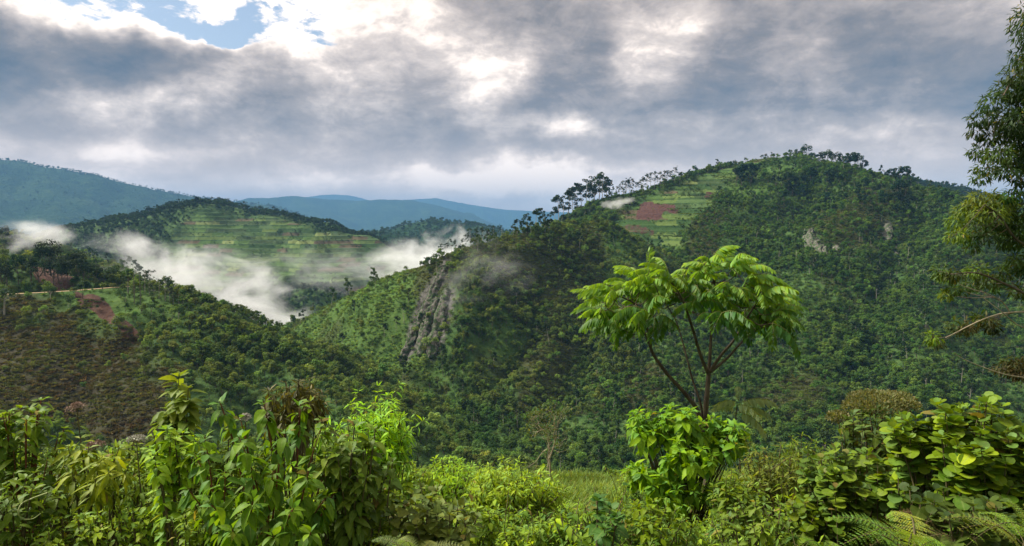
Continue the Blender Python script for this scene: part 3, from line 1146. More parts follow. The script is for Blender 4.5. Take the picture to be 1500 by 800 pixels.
# ------------------------------------------------------------------ forest and scrub on the hills
def cell_points(rng, sel, dens, r0, r1):
    """random points on the land, dens per square metre, in cells the eye can reach"""
    i0, i1 = np.searchsorted(RAD, r0), np.searchsorted(RAD, r1)
    nc = len(AZ_IN)
    rr = RAD[i0:i1 + 1]
    area = 0.5 * (rr[1:] ** 2 - rr[:-1] ** 2)[:, None] * (AZ_IN[1] - AZ_IN[0]) * np.ones((1, nc - 1))
    d = dens[i0:i1, :nc - 1] * sel[i0:i1, :nc - 1] * area
    k = rng.poisson(np.clip(d, 0, 50))
    ii, jj = np.nonzero(k)
    rep = k[ii, jj]
    ii, jj = np.repeat(ii, rep) + i0, np.repeat(jj, rep)
    r = RAD[ii] + rng.uniform(size=len(ii)) * (RAD[ii + 1] - RAD[ii])
    a = AZ_IN[jj] + rng.uniform(size=len(ii)) * (AZ_IN[1] - AZ_IN[0])
    x, y = r * np.sin(a), r * np.cos(a)
    return x, y, land_z(x, y), ii, jj


def hills_growth():
    rng = np.random.default_rng(5)
    vis = GZ + 9.0 > (np.concatenate([np.full((1, NC), -9.0), EVMAX[:-1]]) - 0.012) * _R
    patch = fbm(GX, GY, 70.0, 3, 200)
    patch2 = fbm(GX, GY, 28.0, 3, 210)
    near = np.isin(GWHO, [0, HID['rocky_ridge'], HID['forest_hill'], HID['field_slope'], HID['road_spur'], HID['edge_hill']]) | ((GWHO == len(HNAMES) + 1) & (_R > 34))
    bare = np.clip(1 - M_ROCK * 0.72, 0, 1) * np.clip(1 - 1.1 * M_SOIL, 0, 1) * np.clip(1 - M_FIELD, 0, 1)
    rd = road_dist(GX.ravel(), GY.ravel())[0].reshape(GX.shape)
    bare = bare * sstep(3.0, 6.0, rd)
    out = []

    def put(x, y, z, var, s, tint):
        out.append((x, y, z, var, s, tint))

    def tints(n, a, b, t, jit=0.22):
        c = np.asarray(a)[None] * (1 - t[:, None]) + np.asarray(b)[None] * t[:, None]
        return c * np.exp(rng.normal(size=(n, 1)) * jit) * (1 + rng.normal(size=(n, 3)) * np.array([0.09, 0.05, 0.10]))
    # closed forest
    dens = 0.100 * bare * (1 - 0.92 * M_GRASS) * (1 - np.where(_w('road_spur'), 0.97, 0.72) * M_BROWN) * np.clip(0.8 + 0.4 * patch, 0.55, 1.2)
    dens = dens * np.where(_w('road_spur'), 0.85, 1.0) * (1 - 0.85 * _left)
    x, y, z, i, j = cell_points(rng, near & vis, dens, 40, 1120)
    n = len(x)
    s = rng.uniform(0.45, 0.95, n) * (0.9 + 0.25 * patch[i, j]) * np.where(rng.random(n) < 0.08, 1.4, 1.0)
    t = np.clip(0.45 + 0.55 * patch2[i, j] + rng.normal(size=n) * 0.25, 0, 1)
    tree = (x, y, z, rng.integers(*F_TREE, n), s, tints(n, (0.055, 0.110, 0.024), (0.155, 0.220, 0.044), t))
    dk = np.where(_f[i, j] | (GWHO[i, j] == 0), 0.82, 1.0)[:, None]
    tree = tree[:5] + (tree[5] * dk * np.where(dk < .9, np.array([0.85, 1.05, 0.95]), 1.0),)
    app = s / np.hypot(x, y)
    ok = seen(x, y, z + 4.0 * s)
    px, py = proj(x, y, z)
    app = np.where(ok & (px > 5) & (px < 1495), app, 0)
    big = np.argsort(-app)[:300]
    mask = np.zeros(n, bool)
    mask[big] = True
    put(*[q[~mask] for q in tree])
    single = [q[mask] for q in tree]
    # taller trees standing above the canopy
    x, y, z, i, j = cell_points(rng, near & vis & ~_w('road_spur'), 0.0011 * bare, 120, 1120)
    n = len(x)
    put(x, y, z, rng.integers(*F_TALL, n), rng.uniform(0.6, 1.1, n), tints(n, (0.022, 0.05, 0.02), (0.05, 0.09, 0.03), rng.random(n)))
    # bushes fill between
    dens = (0.050 + 0.14 * M_GRASS * _e) * bare * (0.55 + 0.5 * M_GRASS) * (1 - np.where(_w('road_spur'), 0.9, 0.3) * M_BROWN) * (1 + 1.2 * _left) * np.clip(0.7 + 0.8 * patch2, 0.15, 1.6)
    x, y, z, i, j = cell_points(rng, near & vis, dens, 40, 1120)
    n = len(x)
    g, b = M_GRASS[i, j], M_BROWN[i, j]
    t = np.clip(0.4 + 0.5 * patch2[i, j] + rng.normal(size=n) * 0.25, 0, 1)
    tn = tints(n, (0.050, 0.100, 0.022), (0.130, 0.200, 0.038), t)
    tn = tn * (1 - 0.6 * b[:, None]) + 0.6 * b[:, None] * np.array([0.095, 0.088, 0.036])
    tn = tn * (1 + 0.35 * g[:, None]) * np.where(_f[i, j], .85, 1.0)[:, None] * (1 + 0.25 * _left[i, j])[:, None]
    put(x, y, z, rng.integers(*F_BUSH, n), rng.uniform(0.35, 1.0, n) * (1 - 0.35 * g), tn)
    # dry scrub and bracken
    dens = 0.36 * M_BROWN * np.clip(1 - M_ROCK, 0, 1) * sstep(3.0, 5.0, rd) + 0.03 * M_GRASS * bare
    x, y, z, i, j = cell_points(rng, near & vis, dens, 40, 1120)
    n = len(x)
    b = np.clip(M_BROWN[i, j], 0, 1)
    t = np.clip(0.5 + 0.6 * patch2[i, j] + rng.normal(size=n) * 0.3, 0, 1)
    tn = tints(n, (0.072, 0.056, 0.030), (0.080, 0.095, 0.034), t)
    tn = np.where(_w('road_spur')[i, j][:, None], tn, tn * np.array([1.35, 1.6, 1.25]))
    tn = tn * b[:, None] + (1 - b[:, None]) * np.array([0.10, 0.17, 0.035])
    put(x, y, z, rng.integers(*F_SCRUB, n), rng.uniform(0.3, 0.75, n), tn)
    o = [np.concatenate([q[k] for q in out]) for k in range(6)]
    print('near growth', len(o[0]))
    scatter_object('forest', FOREST_FORMS, np.stack(o[:3], 1), o[3], rng.uniform(0, 6.28, len(o[0])), o[4], o[5],
                   'dense green forest and scrub covering the valley sides')
    # farther hills
    out.clear()
    mid = np.isin(GWHO, [HID['terraced_hill'], HID['behind_hill']]) | ((GWHO == 0) & (_R > 1000))
    wood = np.clip(0.35 + 1.5 * patch, 0, 1)
    crest = np.zeros_like(GX)
    crest[:-1] = 0
    dens = (1 - M_FIELD) * 0.040 * np.clip(0.7 + 0.5 * patch, 0.3, 1) + M_FIELD * 0.0016 * np.clip(0.3 + 5.0 * np.maximum(patch - 0.2, 0), 0, 5)
    x, y, z, i, j = cell_points(rng, mid & vis, dens, 900, 2000)
    n = len(x)
    put(x, y, z, rng.integers(*F_TREE, n), rng.uniform(0.6, 1.15, n) * (1 - 0.45 * M_FIELD[i, j]), tints(n, (0.016, 0.040, 0.018), (0.040, 0.078, 0.027), rng.random(n)))
    # hedges along the terrace banks
    q = GZ / 8.0 + 0.35 * vnoise(GX / 120, GY / 120, 77)
    fr = q - np.floor(q)
    x, y, z, i, j = cell_points(rng, mid & vis, 0.06 * M_FIELD * (fr > 0.62) * np.clip(0.5 + patch2, 0, 1.3), 1000, 1600)
    n = len(x)
    put(x, y, z, rng.integers(*F_BUSH, n), rng.uniform(0.4, 0.8, n), tints(n, (0.03, 0.06, 0.02), (0.06, 0.11, 0.03), rng.random(n)))
    # hedges on the field slope above the rocky ridge
    q = GZ / 5.0 + 0.35 * vnoise(GX / 120, GY / 120, 77)
    fr = q - np.floor(q)
    x, y, z, i, j = cell_points(rng, (_f | _w('field_slope')) & vis, 0.12 * M_FIELD * (1 - M_PLOT) * (fr > 0.66) * np.clip(0.5 + patch2, 0, 1.3) + 0.0012 * M_FIELD * (1 - M_PLOT), 700, 1120)
    n = len(x)
    put(x, y, z, rng.integers(*F_BUSH, n), rng.uniform(0.3, 0.7, n), tints(n, (0.03, 0.06, 0.02), (0.06, 0.11, 0.03), rng.random(n)))
    # mountain forest
    mo = np.isin(GWHO, [HID['mountain'], HID['green_hill'], HID['dark_hill']])
    x, y, z, i, j = cell_points(rng, mo & vis & ((_R < 9000)), np.where(_w('mountain'), np.where(_ev > EVMAX[np.searchsorted(RAD, 9000)] - 0.004, 0.0012, 0.00018), 0.0042) * np.clip(0.6 + 0.6 * patch, 0.2, 1.2), 1700, 9000)
    n = len(x)
    put(x, y, z - 2.0, rng.integers(*F_TREE, n), rng.uniform(1.2, 2.3, n) * np.where(y > 4000, 1.35, 0.9), tints(n, (0.022, 0.050, 0.018), (0.040, 0.080, 0.026), rng.random(n), 0.15))
    o = [np.concatenate([q[k] for q in out]) for k in range(6)]
    print('far growth', len(o[0]))
    scatter_object('far_forest', FOREST_FORMS, np.stack(o[:3], 1), o[3], rng.uniform(0, 6.28, len(o[0])), o[4], o[5],
                   'distant forest, hedges and bushes on the far hills')
    return single


SINGLE = hills_growth()


# ------------------------------------------------------------------ trees that can be picked out
def own_mats(me, leaf, bark):
    c = me.copy()
    c.materials[0] = leaf
    if len(c.materials) > 1:
        c.materials[1] = bark
    return c



def forest_singles():
    x, y, z, var, s, tint = SINGLE
    for k in range(len(x)):
        tr, cr = FOREST_KIT[var[k]]
        o = link('forest_tree', tr, loc=(x[k], y[k], z[k]))
        o.scale = (s[k],) * 3
        o.rotation_euler = (0, 0, random.uniform(0, 6.28))
        link('crown', cr, o).color = (*tint[k], 1)
        tag(o, 'round crowned green tree in the closed forest on the near valley side', 'tree', 'forest trees on the near valley sides')


forest_singles()


def kit(bags, leaf, bark, name):
    res = []
    for B, C in bags:
        res.append((B.mesh(name + '_trunk', [bark]), C.mesh(name + '_crown', [leaf])))
    return res


GUM = kit([form_gum(300 + i, 1.0 * 20, 620, 1.0) for i in range(6)], M_OBJ, M_PALE, 'gum')
GUM_THIN = kit([form_gum(320 + i, 20, 300, 0.95, 0.8) for i in range(4)], M_OBJ, M_PALE, 'thin')
ROUND = kit([form_round(340 + i, 20, 13 + 2 * (i % 2), 11, 620, 1.15, 0.38) for i in range(5)], M_OBJ, M_BARK, 'round')
CONE = kit([form_round(360 + i, 20, 9, 10, 520, 1.1, 0.2) for i in range(3)], M_OBJ, M_BARK, 'narrow')
UMB = kit([form_round(380 + i, 10, 12, 9, 420, 0.8, 0.72) for i in range(2)], M_OBJ, M_PALE, 'flat')


def tree(kitset, base, hm, tint, name, label, group=None, cat='tree', wide=1.0, h0=20.0):
    tr, cr = random.choice(kitset)
    e = link(name, None, loc=base)
    s = hm / h0
    e.scale = (s * wide, s * wide, s)
    e.rotation_euler = (0, 0, random.uniform(0, 6.28))
    tag(e, label, cat, group)
    link('trunk', tr, e)
    c = link('crown', cr, e)
    c.color = (*tint, 1)
    return e


ORD = 'first second third fourth fifth sixth seventh eighth ninth tenth eleventh twelfth'.split()


def places(n):
    """where in its row each one stands, counted from the nearer end"""
    if n > 24 or n < 2:
        return [''] * n
    h = (n + 1) // 2
    return [', %s from its left end' % ORD[i] if i < h else ', %s from its right end' % ORD[n - 1 - i] for i in range(n)]


def row_of_trees(kitset, spots, tint, name, label, group, wide=1.0, h0=20.0, jit=0.2, sink=0.0):
    """spots: (column, row or None for the skyline, height in pixels)"""
    spots = sorted(spots)
    place = places(len(spots))
    for (px, py, hp), pl in zip(spots, place):
        if py is None:
            b = skyline(px)
        else:
            b = hit(px, py)
        hm = hp / FOC * b.y
        t = tuple(c * random.uniform(1 - jit, 1 + jit) for c in tint)
        tree(kitset, b - Vector((0, 0, sink)), hm, t, name, label + pl, group, 'tree', wide * random.uniform(0.85, 1.15), h0)


def skyline(px, rmax=1300.0):
    a, _ = pix_dir(px, 330)
    az = math.atan(a)
    j = int(round((az - AZ_IN[0]) / (AZ_IN[1] - AZ_IN[0])))
    k = np.searchsorted(RAD, rmax)
    i = int(np.argmax(_ev[:k, j]))
    return Vector((GX[i, j], GY[i, j], GZ[i, j] - 0.5))


def hill_trees():
    R = random.Random(4)
    # crest of the rocky ridge, left end: thin trees against the mist
    sp = [(px, None, R.uniform(17, 29)) for px in (647, 653, 661, 668, 676, 683, 690, 698, 706, 715, 724, 735)]
    row_of_trees(GUM_THIN, sp, (0.024, 0.042, 0.020), 'thin_tree', 'thin tree on the crest above the rock face', 'thin trees on the left end of the rocky ridge')
    sp = [(px, None, h) for px, h in ((752, 18), (758, 24), (764, 20), (771, 30), (778, 24), (785, 34), (792, 22), (798, 28), (805, 24), (812, 26), (819, 40), (826, 34),
                                      (832, 44), (839, 38), (846, 36), (852, 40), (858, 44), (864, 36), (870, 42), (876, 46), (882, 40), (888, 34))]
    row_of_trees(GUM, sp, (0.026, 0.05, 0.022), 'ridge_tree', 'tall dark tree in the rounded ridge stand', 'tall trees on the top of the rocky ridge', 1.15)
    sp = [(px, None, R.uniform(17, 27)) for px in range(897, 992, 5)]
    row_of_trees(GUM_THIN, sp, (0.028, 0.048, 0.024), 'crest_tree', 'slender tree on the crest above the fields', 'slender trees along the crest above the fields', 1.1)
    sp = [(px, None, R.uniform(6, 12)) for px in (1003, 1012, 1020, 1031, 1043, 1052, 1058, 1066, 1075, 1090, 1113, 1119, 1131)]
    row_of_trees(ROUND, sp, (0.03, 0.055, 0.026), 'crest_tree', 'small tree on the grassy summit crest', 'small trees on the summit crest', 1.0, sink=1.5)
    sp = [(1078, 272, 32), (1084, 270, 34), (1090, 268, 34), (1096, 267, 34), (1102, 266, 33), (1108, 264, 30), (1087, 276, 30), (1099, 273, 32)]
    row_of_trees(CONE, sp, (0.018, 0.042, 0.020), 'dark_tree', 'dark narrow tree in the clump by the fields', 'dark clump of trees beside the fields', 1.1)
    sp = [(px, None, R.uniform(17, 27)) for px in (1166, 1172, 1179, 1186, 1192, 1198, 1204, 1210, 1217, 1224, 1232)]
    row_of_trees(CONE + ROUND[:1], sp, (0.030, 0.060, 0.022), 'hilltop_tree', 'bushy dark tree on the wooded hilltop', 'trees on the wooded hilltop skyline', 1.3, sink=4.0)
    sp = [(px, None, h * 1.3) for px, h in ((1238, 24), (1244, 20), (1250, 27), (1256, 26), (1262, 18), (1270, 10), (1279, 9), (1288, 8), (1296, 14), (1303, 20), (1310, 16), (1317, 24), (1323, 26), (1330, 22), (1336, 12))]
    row_of_trees(CONE, sp, (0.020, 0.046, 0.022), 'hilltop_tree', 'tall dark tree on the right hill shoulder', 'tall dark trees on the right shoulder of the hill', 1.2, sink=2.0)
    # wooded band below the hilltop: dark stand
    sp = []
    for k in range(44):
        px = R.uniform(1125, 1335)
        top = 250 + (px - 1160) * 0.16 if px > 1160 else 262
        sp.append((px, top + R.uniform(8, 46), R.uniform(18, 27)))
    row_of_trees(CONE, sp, (0.017, 0.042, 0.018), 'stand_tree', 'dark tall tree in the dense stand just below the hilltop', 'dark stand of trees below the hilltop', 1.35)
    # crest of the terraced hill
    a = [(px, None, R.uniform(6, 11)) for px in range(196, 445, 6)]
    for px, _, h in a:
        az = math.atan(pix_dir(px, 320)[0])
        j = int(round((az - AZ_IN[0]) / (AZ_IN[1] - AZ_IN[0])))
        i = np.searchsorted(RAD, 1250) + int(np.argmax(_ev[np.searchsorted(RAD, 1250):np.searchsorted(RAD, 1750), j]))
        b = Vector((GX[i, j], GY[i, j], GZ[i, j] - 1))
        tree(GUM if R.random() < 0.6 else ROUND, b, h / FOC * b.y, (0.02, 0.04, 0.02), 'crest_tree', 'tiny dark tree on the crest of the terraced hill across the valley',
             'trees along the crest of the terraced hill', 'tree', 1.4)
    # far-left hillock
    sp = [(px, py, R.uniform(16, 26)) for px, py in ((2, 352), (9, 356), (16, 358), (24, 364), (32, 366), (40, 372), (6, 366), (18, 372))]
    row_of_trees(ROUND, sp, (0.016, 0.034, 0.017), 'edge_tree', 'dark tree on the far left hillock', 'dark trees on the far left hillock')
    # trees round the road
    big = [(10, 418, 43, 1.0), (27, 416, 47, 0.8), (46, 416, 46, 0.9), (66, 404, 48, 1.0), (75, 404, 56, 0.9), (58, 420, 42, 1.1), (86, 414, 42, 1.0), (100, 416, 38, 0.8), (103, 404, 42, 1.0),
           (115, 406, 42, 1.0), (112, 418, 42, 0.9), (124, 418, 42, 0.9), (140, 419, 38, 0.95), (131, 419, 32, 0.9), (92, 422, 34, 0.9), (78, 420, 38, 1.0), (147, 419, 22, 1.1), (4, 424, 34, 1.0)]
    big.sort()
    for (px, py, hp, wd), pl in zip(big, places(len(big))):
        b = hit(px, py)
        tree(ROUND, b, hp / FOC * b.y, tuple(c * R.uniform(0.8, 1.2) for c in (0.022, 0.046, 0.018)), 'roadside_tree', 'tall dark tree in the grove above the road' + pl,
             'grove of trees above the dirt road', 'tree', wd)
    b = hit(162, 421)
    tree(ROUND, b, 31 / FOC * b.y, (0.026, 0.05, 0.022), 'roadside_tree', 'solitary round crowned tree at the road end, clear against the mist', None, 'tree', 1.15)
    b = hit(121, 438)
    tree(CONE, b, 31 / FOC * b.y, (0.024, 0.058, 0.018), 'bushy_tree', 'bushy cone shaped tree standing below the dirt road', None, 'tree', 1.7)
    b = hit(6, 462)
    tree(UMB, b, 38 / FOC * b.y, (0.03, 0.06, 0.022), 'flat_topped_tree', 'flat topped tree with a pale bare trunk below the road, far left', None, 'tree', 1.1, 10.0)
    sp = [(187, 430, 21), (212, 430, 33), (219, 432, 36), (226, 436, 22), (233, 438, 28), (242, 441, 33), (249, 443, 26), (254, 446, 20), (262, 450, 20), (270, 452, 16)]
    row_of_trees(GUM_THIN, sp, (0.035, 0.055, 0.03), 'thin_tree', 'thin tree on the spur past the road', 'thin trees on the spur crest past the road end', 1.1)
    bs = sorted(((74, 441, 17), (100, 450, 16), (184, 443, 13), (152, 444, 9), (141, 455, 9), (205, 455, 13), (222, 462, 15), (240, 470, 16), (262, 470, 17)))
    for (px, py, hp), pl in zip(bs, places(len(bs))):
        b = hit(px, py)
        tree(UMB, b - Vector((0, 0, 2.0)), hp * 1.4 / FOC * b.y, (0.026, 0.06, 0.02), 'round_bush', 'dark round bush on the slope below the road' + pl, 'dark bushes below the dirt road', 'bush', 0.62, 10.0)


hill_trees()


def bare_poles():
    m = bark_material('weathered_wood', (0.09, 0.07, 0.055), (0.20, 0.17, 0.14), 2.0)
    for px, p0, p1, lab in ((197, 445, 398, 'bare upright pole on the grassy spur, left one of the tall pair'), (206, 446, 399, 'bare upright pole on the grassy spur, right one of the tall pair'),
                            (188, 431, 408, 'short bare pole at the road end, left of the tall pair')):
        b = hit(px, p0)
        h = (p0 - p1) / FOC * b.y
        B = Bag()
        pts = curve([(0, 0, -0.6), (0.05, 0, h * 0.5), (-0.25 if px > 200 else 0.05, 0, h)], 4)
        B.add(*tube(pts, np.linspace(0.24, 0.13, len(pts)), 7))
        B.add(*tube([pts[-1], pts[-1] + [0, 0, 0.02]], [0.13, 0.001], 7))
        o = link('wooden_pole', B.mesh('wooden_pole', [m], True), loc=b)
        tag(o, lab, 'pole')


bare_poles()


# ------------------------------------------------------------------ bare rock
def rock_material():
    m, T, out = material('rock')
    co = T.n('ShaderNodeTexCoord').outputs['Object']
    st = T.noise(T.vec('MULTIPLY', co, (0.8, 0.8, 0.12)), 1.0, 7, 0.65)
    n2 = T.noise(co, 0.35, 6, 0.6)
    c = T.colramp(st, [(0.3, (0.040, 0.038, 0.028)), (0.47, (0.105, 0.096, 0.078)), (0.62, (0.18, 0.168, 0.142)), (0.78, (0.25, 0.235, 0.205))])
    c = T.mix(T.ramp(n2, 0.44, 0.54), c, (0.040, 0.068, 0.022))
    bp = T.n('ShaderNodeBump')
    bp.inputs['Strength'].default_value = 0.8
    bp.inputs['Distance'].default_value = 0.8
    T.put(bp.inputs['Height'], T.math('ADD', st, n2))
    principled(T, out, c, 0.9, 0.2, bp.outputs[0])
    return m


def rocks():
    m = rock_material()
    R = np.random.default_rng(9)
    cliff = [((652, 392), (641, 418), 5), ((645, 402), (628, 448), 6), ((630, 440), (613, 482), 7), ((612, 474), (598, 512), 6), ((640, 440), (626, 478), 7),
             ((626, 470), (616, 520), 7), ((650, 446), (640, 488), 8), ((641, 478), (632, 524), 8), ((655, 425), (648, 456), 6), ((598, 505), (588, 530), 5)]
    outc = [((1184, 338), (1188, 366), 7), ((1192, 352), (1200, 374), 7), ((1200, 362), (1210, 376), 6), ((1300, 330), (1302, 352), 5), ((1309, 362), (1313, 380), 4), ((1224, 362), (1226, 372), 5)]
    cliff.sort(key=lambda c: c[0][0])
    named = [(c, 'grey streaked rock face on the steep spur' + q) for c, q in zip(cliff, places(len(cliff)))]
    named += [(c, 'pale rock outcrop on the forested hillside' + q) for c, q in zip(outc, places(len(outc)))]
    for (a, b, wpx), lab in named:
        A, Bp = hit(*a), hit(*b)
        ax = (Bp - A)
        L = ax.length
        mid = (A + Bp) / 2
        w = 1.7 * wpx / FOC * mid.y
        ax.normalize()
        view = mid.normalized()
        side = ax.cross(view).normalized()
        nrm = side.cross(ax).normalized()
        if nrm.dot(view) > 0:
            nrm = -nrm
        nu, nv = 34, 30
        u, v = np.meshgrid(np.linspace(0, np.pi, nu), np.linspace(0, 2 * np.pi, nv, endpoint=False), indexing='ij')
        q0 = R.uniform(0, 99)
        r = 1 + 0.42 * vnoise(u * 3 + q0, v * 1.6, 7) + 0.30 * vnoise(u * 2.2 + 5, v * 5 + q0, 8) + 0.16 * vnoise(u * 11 + 5, v * 7 + q0, 9)
        px_, py_, pz_ = -np.cos(u) * L * 0.56, np.sign(np.cos(v)) * np.abs(np.cos(v)) ** 0.6 * np.sin(u) ** 0.6 * w * 0.62 * r, np.sign(np.sin(v)) * np.abs(np.sin(v)) ** 0.6 * np.sin(u) ** 0.6 * w * 0.45 * r
        V = px_[..., None] * np.array(ax) + py_[..., None] * np.array(side) + pz_[..., None] * np.array(nrm)
        V = V.reshape(-1, 3)
        i, j = np.meshgrid(np.arange(nu - 1), np.arange(nv), indexing='ij')
        F = np.stack([i * nv + j, (i + 1) * nv + j, (i + 1) * nv + (j + 1) % nv, i * nv + (j + 1) % nv], -1).reshape(-1, 4)
        o = link('rock_face', mesh_np('rock_face', V, [F], [m]), loc=mid - nrm * (-0.6))
        tag(o, lab, 'rock', 'rock faces on the steep spur' if 'streaked' in lab else 'rock outcrops on the forested hillside')


rocks()

# ------------------------------------------------------------------ foreground plants
def leaf_grid(width, prof, rows=6, fold=0.12, droop=0.25, wave=0.0):
    """a leaf one unit long along +y, folded at the midrib, tip bending down"""
    V, F = [], []
    t = np.linspace(0, 1, rows)
    for k, q in enumerate(t):
        w = width * 0.5 * prof(q)
        z = -droop * q * q
        y = q * (1 - 0.18 * droop * q)
        wv = wave * math.sin(q * 11)
        V += [(-w, y, z + fold * w * 2 + wv), (0, y, z), (w, y, z + fold * w * 2 - wv)]
    for k in range(rows - 1):
        a = k * 3
        F += [[a, a + 1, a + 4, a + 3], [a + 1, a + 2, a + 5, a + 4]]
    return np.array(V, np.float32), [np.array(F)]


p_ovate = lambda q: 0.05 + 0.95 * math.sin(math.pi * min(1, q ** 0.75)) ** 0.8 * (1 - 0.25 * q)
p_lance = lambda q: 0.06 + 0.94 * math.sin(math.pi * q ** 0.85) ** 0.9
p_round = lambda q: 0.12 + 0.95 * math.sqrt(max(0, 1 - (2 * (0.02 + 0.96 * q) - 1) ** 2))
p_heart = lambda q: 0.10 + 0.98 * (math.sin(math.pi * q ** 0.55) ** 0.75)
LEAF_KINDS = {
    'ovate': [leaf_grid(0.58, p_ovate, 6, 0.14, d) for d in (0.15, 0.38, 0.62)],
    'lance': [leaf_grid(0.26, p_lance, 6, 0.16, d) for d in (0.15, 0.35, 0.6)],
    'round': [leaf_grid(0.98, p_round, 6, 0.07, d, 0.012) for d in (0.05, 0.15, 0.28)],
    'heart': [leaf_grid(0.80, p_heart, 6, 0.10, d, 0.01) for d in (0.1, 0.25, 0.4)],
}
SMALL_LEAF = (np.array([[0, 0, 0], [0.22, 0.45, 0.07], [0, 0.5, 0], [-0.22, 0.45, 0.07], [0, 1, -0.12]], np.float32), [np.array([[0, 1, 2], [0, 2, 3], [1, 4, 2], [2, 4, 3]])])

M_LEAF = foliage_shader('leaf', 'object', None, 0.30, 0.38, 0.55, 0.18, (0.30, 0.24, 0.05), 0.05, True)
M_LEAF_OLD = foliage_shader('weathered_leaf', 'object', None, 0.36, 0.32, 0.55, 0.18, (0.22, 0.17, 0.04), 0.07, True)
M_STEM = bark_material('stem', (0.06, 0.05, 0.025), (0.13, 0.11, 0.05), 20.0)
M_RED_STEM = bark_material('red_stem', (0.10, 0.035, 0.02), (0.20, 0.075, 0.04), 20.0)
M_BROWN_BARK = bark_material('brown_bark', (0.050, 0.038, 0.026), (0.125, 0.098, 0.068), 9.0)


def leaf_meshes(kind, mat):
    res = []
    for V, F in LEAF_KINDS[kind]:
        res.append(mesh_np('leaf', V, F, [mat], smooth=True, attrs={'rib': (np.arange(len(V)) % 3 == 1) * 1.0}))
    return res


_LM = {}


def leaf_set(kind, mat):
    key = (kind, mat.name)
    if key not in _LM:
        _LM[key] = leaf_meshes(kind, mat)
    return _LM[key]


def ground_z(x, y):
    return float(ledge_height(np.array([x], np.float32), np.array([y], np.float32))[0])


def gmat(M3, p):
    m = Matrix([[M3[0, 0], M3[0, 1], M3[0, 2], p[0]], [M3[1, 0], M3[1, 1], M3[1, 2], p[1]], [M3[2, 0], M3[2, 1], M3[2, 2], p[2]], [0, 0, 0, 1]])
    return m


N_LEAF_OBJ = 0
DENSER = 1.75


